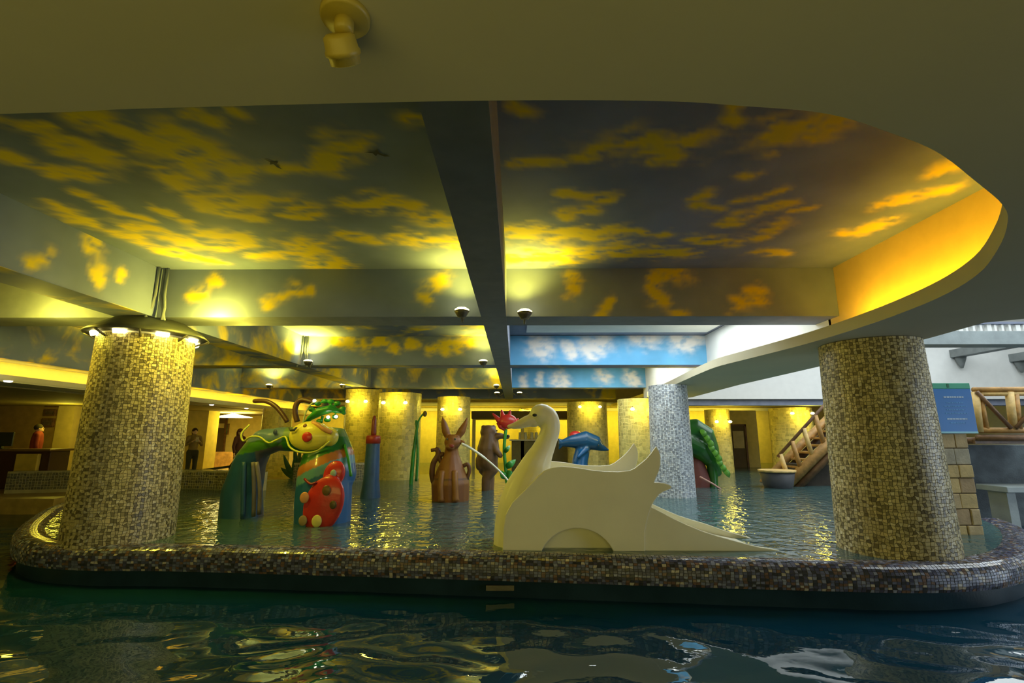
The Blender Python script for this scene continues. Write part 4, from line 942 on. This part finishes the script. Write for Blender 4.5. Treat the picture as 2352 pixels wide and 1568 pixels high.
box('wall_niche', (atY(1672, 978, 18).x - .3, 18.0, .42), (atY(1720, 978, 18).x + .3, 18.15, 2.5), M_OCHRE, wall_back)
# kiosk behind the swan
YI = 18.4
i_ = lambda u, v: atY(u, v, YI)
kk = thing('bar_kiosk', 'small kiosk with a dark roof and pale counter behind the swan', 'kiosk', (i_(1200, 1060).x, YI, .4))
box('kiosk_roof', (i_(1083, 960).x, YI - .1, i_(1083, 962).z), (i_(1330, 960).x, YI + 1.2, i_(1083, 944).z), mat('kiosk_roof_brown', (.16, .11, .03), .7), kk, .03)
for u in (1088, 1322, 1200): box('kiosk_post', (i_(u, 1000).x - .06, YI, .02), (i_(u, 1000).x + .06, YI + .12, i_(u, 962).z), M_OCHRE, kk)
box('kiosk_counter', (i_(1175, 1012).x, YI, .02), (i_(1320, 1012).x, YI + .5, i_(1175, 1012).z), mat('counter_olive', (.20, .17, .05), .6), kk, .01)
box('counter_top', (i_(1170, 1012).x, YI - .08, i_(1175, 1012).z), (i_(1325, 1012).x, YI + .55, i_(1175, 1009).z), M_CREAM, kk, .005)
for u in (1195, 1207, 1222, 1232, 1246, 1258):
    p = i_(u, 1009)
    lathe('glass_jug', (p.x, YI + .1, i_(1175, 1009).z + .003), [(.06, 0), (.07, .05), (.055, .2), (.06, .26)], mat('pale_jug', (.75, .72, .5), .2), None, 12)
    tag(COL.objects[-1], 'pale jug on the kiosk counter, %s of the row counted from the bear' % ['first', 'second', 'third', 'fourth', 'fifth', 'last'][(1195, 1207, 1222, 1232, 1246, 1258).index(u)], 'jug', 'jugs on the kiosk counter')

# ---------------------------------------------------------------- people, lobby furniture
def person(loc, H, face, shirt, trousers, hair, label, pose, skin=(.62, .40, .26), long_hair=True):
    """standing or sitting figure; face = heading angle of the gaze about z"""
    x, y, z0 = loc; R = Matrix.Translation((x, y, z0)) @ Matrix.Rotation(face, 4, 'Z') @ Matrix.Scale(H / 1.7, 4)
    T = lambda p: R @ Vector(p); sc = H / 1.7
    P = thing('person', label, 'person', (x, y, z0))
    C_ = lambda pts, rad: ('c', [T(p) for p in pts], [r * sc for r in rad])
    S_ = lambda p, r: ('s', T(p), tuple(k * sc for k in r), Matrix.Rotation(face, 4, 'Z'))
    sit = pose == 'sit'; dz = -.38 if sit else 0
    if pose == 'phone': arms = [[(s * .18, 0, 1.38), (s * .24, .04, 1.12), (s * .07, .27, 1.28)] for s in (-1, 1)]
    elif sit: arms = [[(s * .18, 0, 1.38 + dz), (s * .24, .05, 1.12 + dz), (s * .13, .28, 1.02 + dz)] for s in (-1, 1)]
    else: arms = [[(s * .18, 0, 1.38), (s * .25, .0, 1.10), (s * .24, .06, .84)] for s in (-1, 1)]
    body = [S_((0, .0, 1.58 + dz), (.075, .095, .115)), C_([(0, 0, 1.5 + dz), (0, -.01, 1.36 + dz)], [.05, .06]), S_((0, .098, 1.575 + dz), (.014, .02, .022)), S_((0, .07, 1.52 + dz), (.04, .04, .03)), S_((-.078, 0, 1.58 + dz), (.012, .02, .03)), S_((.078, 0, 1.58 + dz), (.012, .02, .03)),
            C_([(0, 0, 1.36 + dz), (0, 0, 1.15 + dz), (0, 0, .95 + dz)], [.10, .10, .10])]
    for A_ in arms:
        body.append(C_(A_, [.045, .036, .026])); hx, hy, hz = A_[2]; d = Vector(A_[2]) - Vector(A_[1]); d.normalize(); sx = 1 if hx > 0 else -1
        palm = Vector(A_[2]) + d * .05; body.append(S_(palm, (.032, .035, .035)))
        for f in range(4):
            o_ = Vector(((f - 1.5) * .017, 0, .012 * (1.5 - f) * 0)); b0 = palm + o_ + d * .02
            body.append(C_([b0, b0 + d * (.035 - abs(f - 1.5) * .004) + Vector((-sx * .004, 0, .004)), b0 + d * .055 + Vector((-sx * .012, 0, .008))], [.010, .009, .008]))
        body.append(C_([palm + Vector((-sx * .02, 0, .01)), palm + Vector((-sx * .045, .01, .025)) + d * .02], [.011, .009]))
    if sit: legs = [[(s * .09, 0, .50), (s * .11, .42, .50), (s * .11, .42, .07), (s * .11, .55, .04)] for s in (-1, 1)]
    else: legs = [[(s * .09, 0, .90), (s * .10, .02, .50), (s * .10, 0, .08), (s * .11, .13, .03)] for s in (-1, 1)]
    for L_ in legs: body.append(C_(L_, [.075, .055, .038, .03]))
    skinm = mat('skin_%d' % int(skin[0] * 100), skin, .6, bump=0)
    blob('body', body, .012 * sc, skinm, P, smooth_it=2)
    mm = lambda n, c: mat('%s_%d_%d_%d' % (n, c[0] * 99, c[1] * 99, c[2] * 99), c, .85)
    blob('shirt', [C_([(0, 0, 1.40 + dz), (0, .0, 1.22 + dz), (0, 0, .95 + dz)], [.125, .145, .14]), C_([(-.17, 0, 1.40 + dz), (.17, 0, 1.40 + dz)], [.06, .06])] + [C_([A_[0], A_[1], tuple(Vector(A_[1]).lerp(Vector(A_[2]), .7))], [.062, .052, .042]) for A_ in arms], .016 * sc, mm('shirt', shirt), P, smooth_it=4)
    tr = [C_([(0, 0, .96 + dz), (0, 0, .88 + dz)], [.145, .14])] + [C_(L_[:3], [.10, .072, .06]) for L_ in legs]
    blob('trousers', tr, .016 * sc, mm('trousers', trousers), P, smooth_it=4)
    hr = [S_((0, -.02, 1.62 + dz), (.092, .105, .10))]
    if long_hair: hr.append(C_([(0, -.06, 1.58 + dz), (0, -.08, 1.42 + dz)], [.085, .06]))
    blob('hair', hr, .012 * sc, mm('hair', hair), P, smooth_it=3)
    for s in (-1, 1):
        c = T((s * .03, .088, 1.59 + dz)); bm = bmesh.new(); bmesh.ops.create_uvsphere(bm, u_segments=8, v_segments=6, radius=.009 * sc, matrix=Matrix.Translation(c)); link('eye', bm2me(bm, 'eye'), M_BLK, P)
    c = T((0, .098, 1.535 + dz)); bm = bmesh.new(); add_box(bm, (c.x - .02, c.y - .004, c.z - .004), (c.x + .02, c.y + .004, c.z + .004)); link('mouth', bm2me(bm, 'mouth'), M_RED, P)
    return P, T
pw = atY(447, 1000, 13.9)
P1, T1 = person((pw.x, 13.9, .42), 1.38, -2.3, (.26, .18, .06), (.035, .035, .015), (.04, .015, .01), 'woman in an ochre top and dark trousers holding a phone up', 'phone')
ph = T1((0, .34, 1.32)); tag(box('phone', (ph.x - .04, ph.y - .006, ph.z - .06), (ph.x + .04, ph.y + .006, ph.z + .06), mat('phone_white', (.6, .55, .4), .4), None, .004), 'pale phone held up by the standing woman', 'phone')
pw = atY(552, 1000, 13.6)
person((pw.x, 13.6, .42), 1.36, -1.8, (.10, .03, .03), (.04, .03, .03), (.10, .02, .02), 'red-haired person in dark clothes half hidden behind the arch', 'stand')
pw = atY(443, 990, 17.2)
person((pw.x - .1, 15.3, .42), 1.58, -2.9, (.62, .58, .40), (.12, .10, .06), (.05, .04, .02), 'person in a pale shirt standing behind the woman with the phone', 'stand', long_hair=False)
pw = atY(60, 1000, 12.0)
person((pw.x, 12.3, .42), 1.45, -.8, (.32, .05, .03), (.08, .06, .03), (.05, .04, .02), 'person in a red shirt standing behind the reception counter', 'stand', long_hair=False)
# reception counter, settee, plant, panels
l_ = lambda u, v, Y: atY(u, v, Y)
a, b = l_(-140, 1030, 11.3), l_(118, 1030, 11.3)
rc = thing('reception_counter', 'dark wood reception counter in the lobby at the left edge', 'counter', ((a.x + b.x) / 2, 11.3, .42))
zc_ = l_(50, 1036, 11.3).z
box('counter_body', (a.x, 11.3, .42), (b.x, 11.8, zc_), mat('counter_dark', (.07, .03, .015), .4), rc, .01)
box('counter_top', (a.x, 11.22, zc_), (b.x + .05, 11.85, zc_ + .05), mat('counter_top_brown', (.22, .13, .04), .3), rc, .01)
box('counter_front_panel', (l_(36, 1050, 11.2).x, 11.2, .42), (l_(86, 1050, 11.2).x, 11.29, l_(60, 1042, 11.2).z), mat('lit_yellow_panel', (.70, .52, .10), .5), rc, .01)
px_, pz_ = l_(2, 1015, 11.5).x, zc_ + .05
mn = thing('desk_monitor', 'black computer monitor on the reception counter', 'monitor', (px_, 11.5, pz_))
box('screen_case', (px_ - .26, 11.5, pz_ + .06), (px_ + .26, 11.54, pz_ + .38), M_BLK, mn, .01); box('monitor_stand', (px_ - .03, 11.5, pz_), (px_ + .03, 11.56, pz_ + .08), M_BLK, mn); box('monitor_foot', (px_ - .12, 11.44, pz_), (px_ + .12, 11.62, pz_ + .015), M_BLK, mn)
# framed pictures stacked on the brown lobby wall
for k, (v0, v1) in enumerate(((917, 935), (940, 955), (960, 980))):
    a, b = l_(108 - k * 5, v0, 13.4), l_(131 - k * 5, v1, 13.4)
    t = thing('framed_picture', ['topmost dark framed picture on the brown lobby wall', 'middle dark framed picture on the brown lobby wall', 'lowest dark framed picture on the brown lobby wall'][k], 'picture', ((a.x + b.x) / 2, 13.44, b.z), 'pictures on the lobby wall')
    f_ = lambda p: p * 1.0
    box('picture_frame', (a.x, 13.39, b.z), (b.x, 13.45, a.z), M_WOODD, t, .008); box('picture_print', (a.x + .04, 13.38, b.z + .04), (b.x - .04, 13.392, a.z - .04), mat('dark_print', (.10, .07, .04), .6, var=.6, scale=12), t)
a, b = l_(140, 905, 13.4), l_(178, 905, 13.4)
struct(box('wall_lobby_pier', (a.x, 13.4, .42), (b.x, 13.9, 2.4), M_OCHRE))
a, b = l_(438, 930, 16.0), l_(482, 930, 16.0)
struct(box('wall_lobby_pier_rear', (a.x - .9, 16.0, .42), (b.x, 16.6, 2.4), M_OCHRE))
door('door_3', 484, 510, 962, 1060, 20.15, 1.9)
box('lobby_ledge', (l_(470, 1040, 18.5).x, 18.5, .42), (l_(600, 1040, 18.5).x, 18.9, 1.0), M_WOOD, wl2)
a = l_(515, 985, 20.1)
t = thing('wall_picture', 'small dark framed picture between door and corner in the far lobby', 'picture', (a.x, 20.18, a.z), 'pictures on the lobby wall')
box('picture_frame', (a.x - .16, 20.12, a.z - .22), (a.x + .16, 20.19, a.z + .22), M_WOODD, t, .01); box('picture_print', (a.x - .12, 20.11, a.z - .18), (a.x + .12, 20.125, a.z + .18), mat('green_print', (.08, .14, .08), .6, var=.5, scale=9), t)
# ceiling lamp of the far lobby
p = atY(536, 955, 17.5)
t = thing('pendant_lamp', 'wide shallow cone ceiling lamp in the far lobby', 'lamp', (p.x, p.y, p.z))
lathe('lamp_shade', (p.x, p.y, p.z - .05), [(.62, 0), (.5, .03), (.2, .09), (.05, .14)], M_LAMP, t, 28); tube('lamp_rod', [(p.x, p.y, p.z + .08), (p.x, p.y, 2.41)], .012, M_METAL, t, 6)
# potted plants
def plant(x, y, z, H, label, seed, pot=True):
    t = thing('potted_plant', label, 'plant', (x, y, z)); rr = random.Random(seed)
    if pot: lathe('pot', (x, y, z), [(.13, 0), (.19, .30), (.20, .34), (.17, .34), (.16, .28)], mat('pot_brown', (.16, .10, .05), .6), t, 20)
    for k in range(16):
        a = rr.uniform(0, 2 * PI); l = rr.uniform(.6, 1) * H; r = rr.uniform(.12, .35) * H
        b0 = Vector((x, y, z + .28)); tip = Vector((x + math.cos(a) * r, y + math.sin(a) * r, z + .28 + l))
        leaf_mesh('leaf', b0, tip, .05 * H + .01, mat('house_leaf_green', (.03, .09, .03), .5, var=.4), t, lift=.05)
    return t
p = l_(142, 1095, 11.0); plant(p.x, 12.2, .42, .95, 'dark spiky potted plant left of the mosaic column in the lobby', 3)
p = l_(655, 1060, 12.6)
t = thing('bush', 'dark green bush at the poolside behind the blue leg of the arch', 'plant', (p.x, 13.6, .42)); rr = random.Random(9)
for k in range(26):
    a = rr.uniform(0, 2 * PI); b0 = Vector((p.x + rr.uniform(-.15, .15), 13.6 + rr.uniform(-.15, .15), .42)); leaf_mesh('leaf', b0, b0 + Vector((math.cos(a) * rr.uniform(.1, .5), math.sin(a) * .3, rr.uniform(.3, .95))), .07, MC['house_leaf_green'], t, lift=.08)
# lounge chair in the lobby
p = l_(515, 1070, 15.0)
t = thing('lounge_chair', 'dark low lounge chair on the lobby floor left of the arch', 'chair', (p.x, 15.0, .42))
prism_xz('chair_seat', [(p.x - .55, .62), (p.x + .35, .74), (p.x + .35, .68), (p.x - .5, .56)], 14.7, 15.3, M_BLK, t, .01)
prism_xz('chair_back', [(p.x + .3, .70), (p.x + .58, 1.15), (p.x + .64, 1.12), (p.x + .38, .66)], 14.7, 15.3, M_BLK, t, .01)
for dx in (-.45, .3):
    for y_ in (14.75, 15.25): tube('leg', [(p.x + dx, y_, .62 + (.08 if dx > 0 else 0)), (p.x + dx * 1.05, y_, .42)], .02, M_WOODD, t, 8)
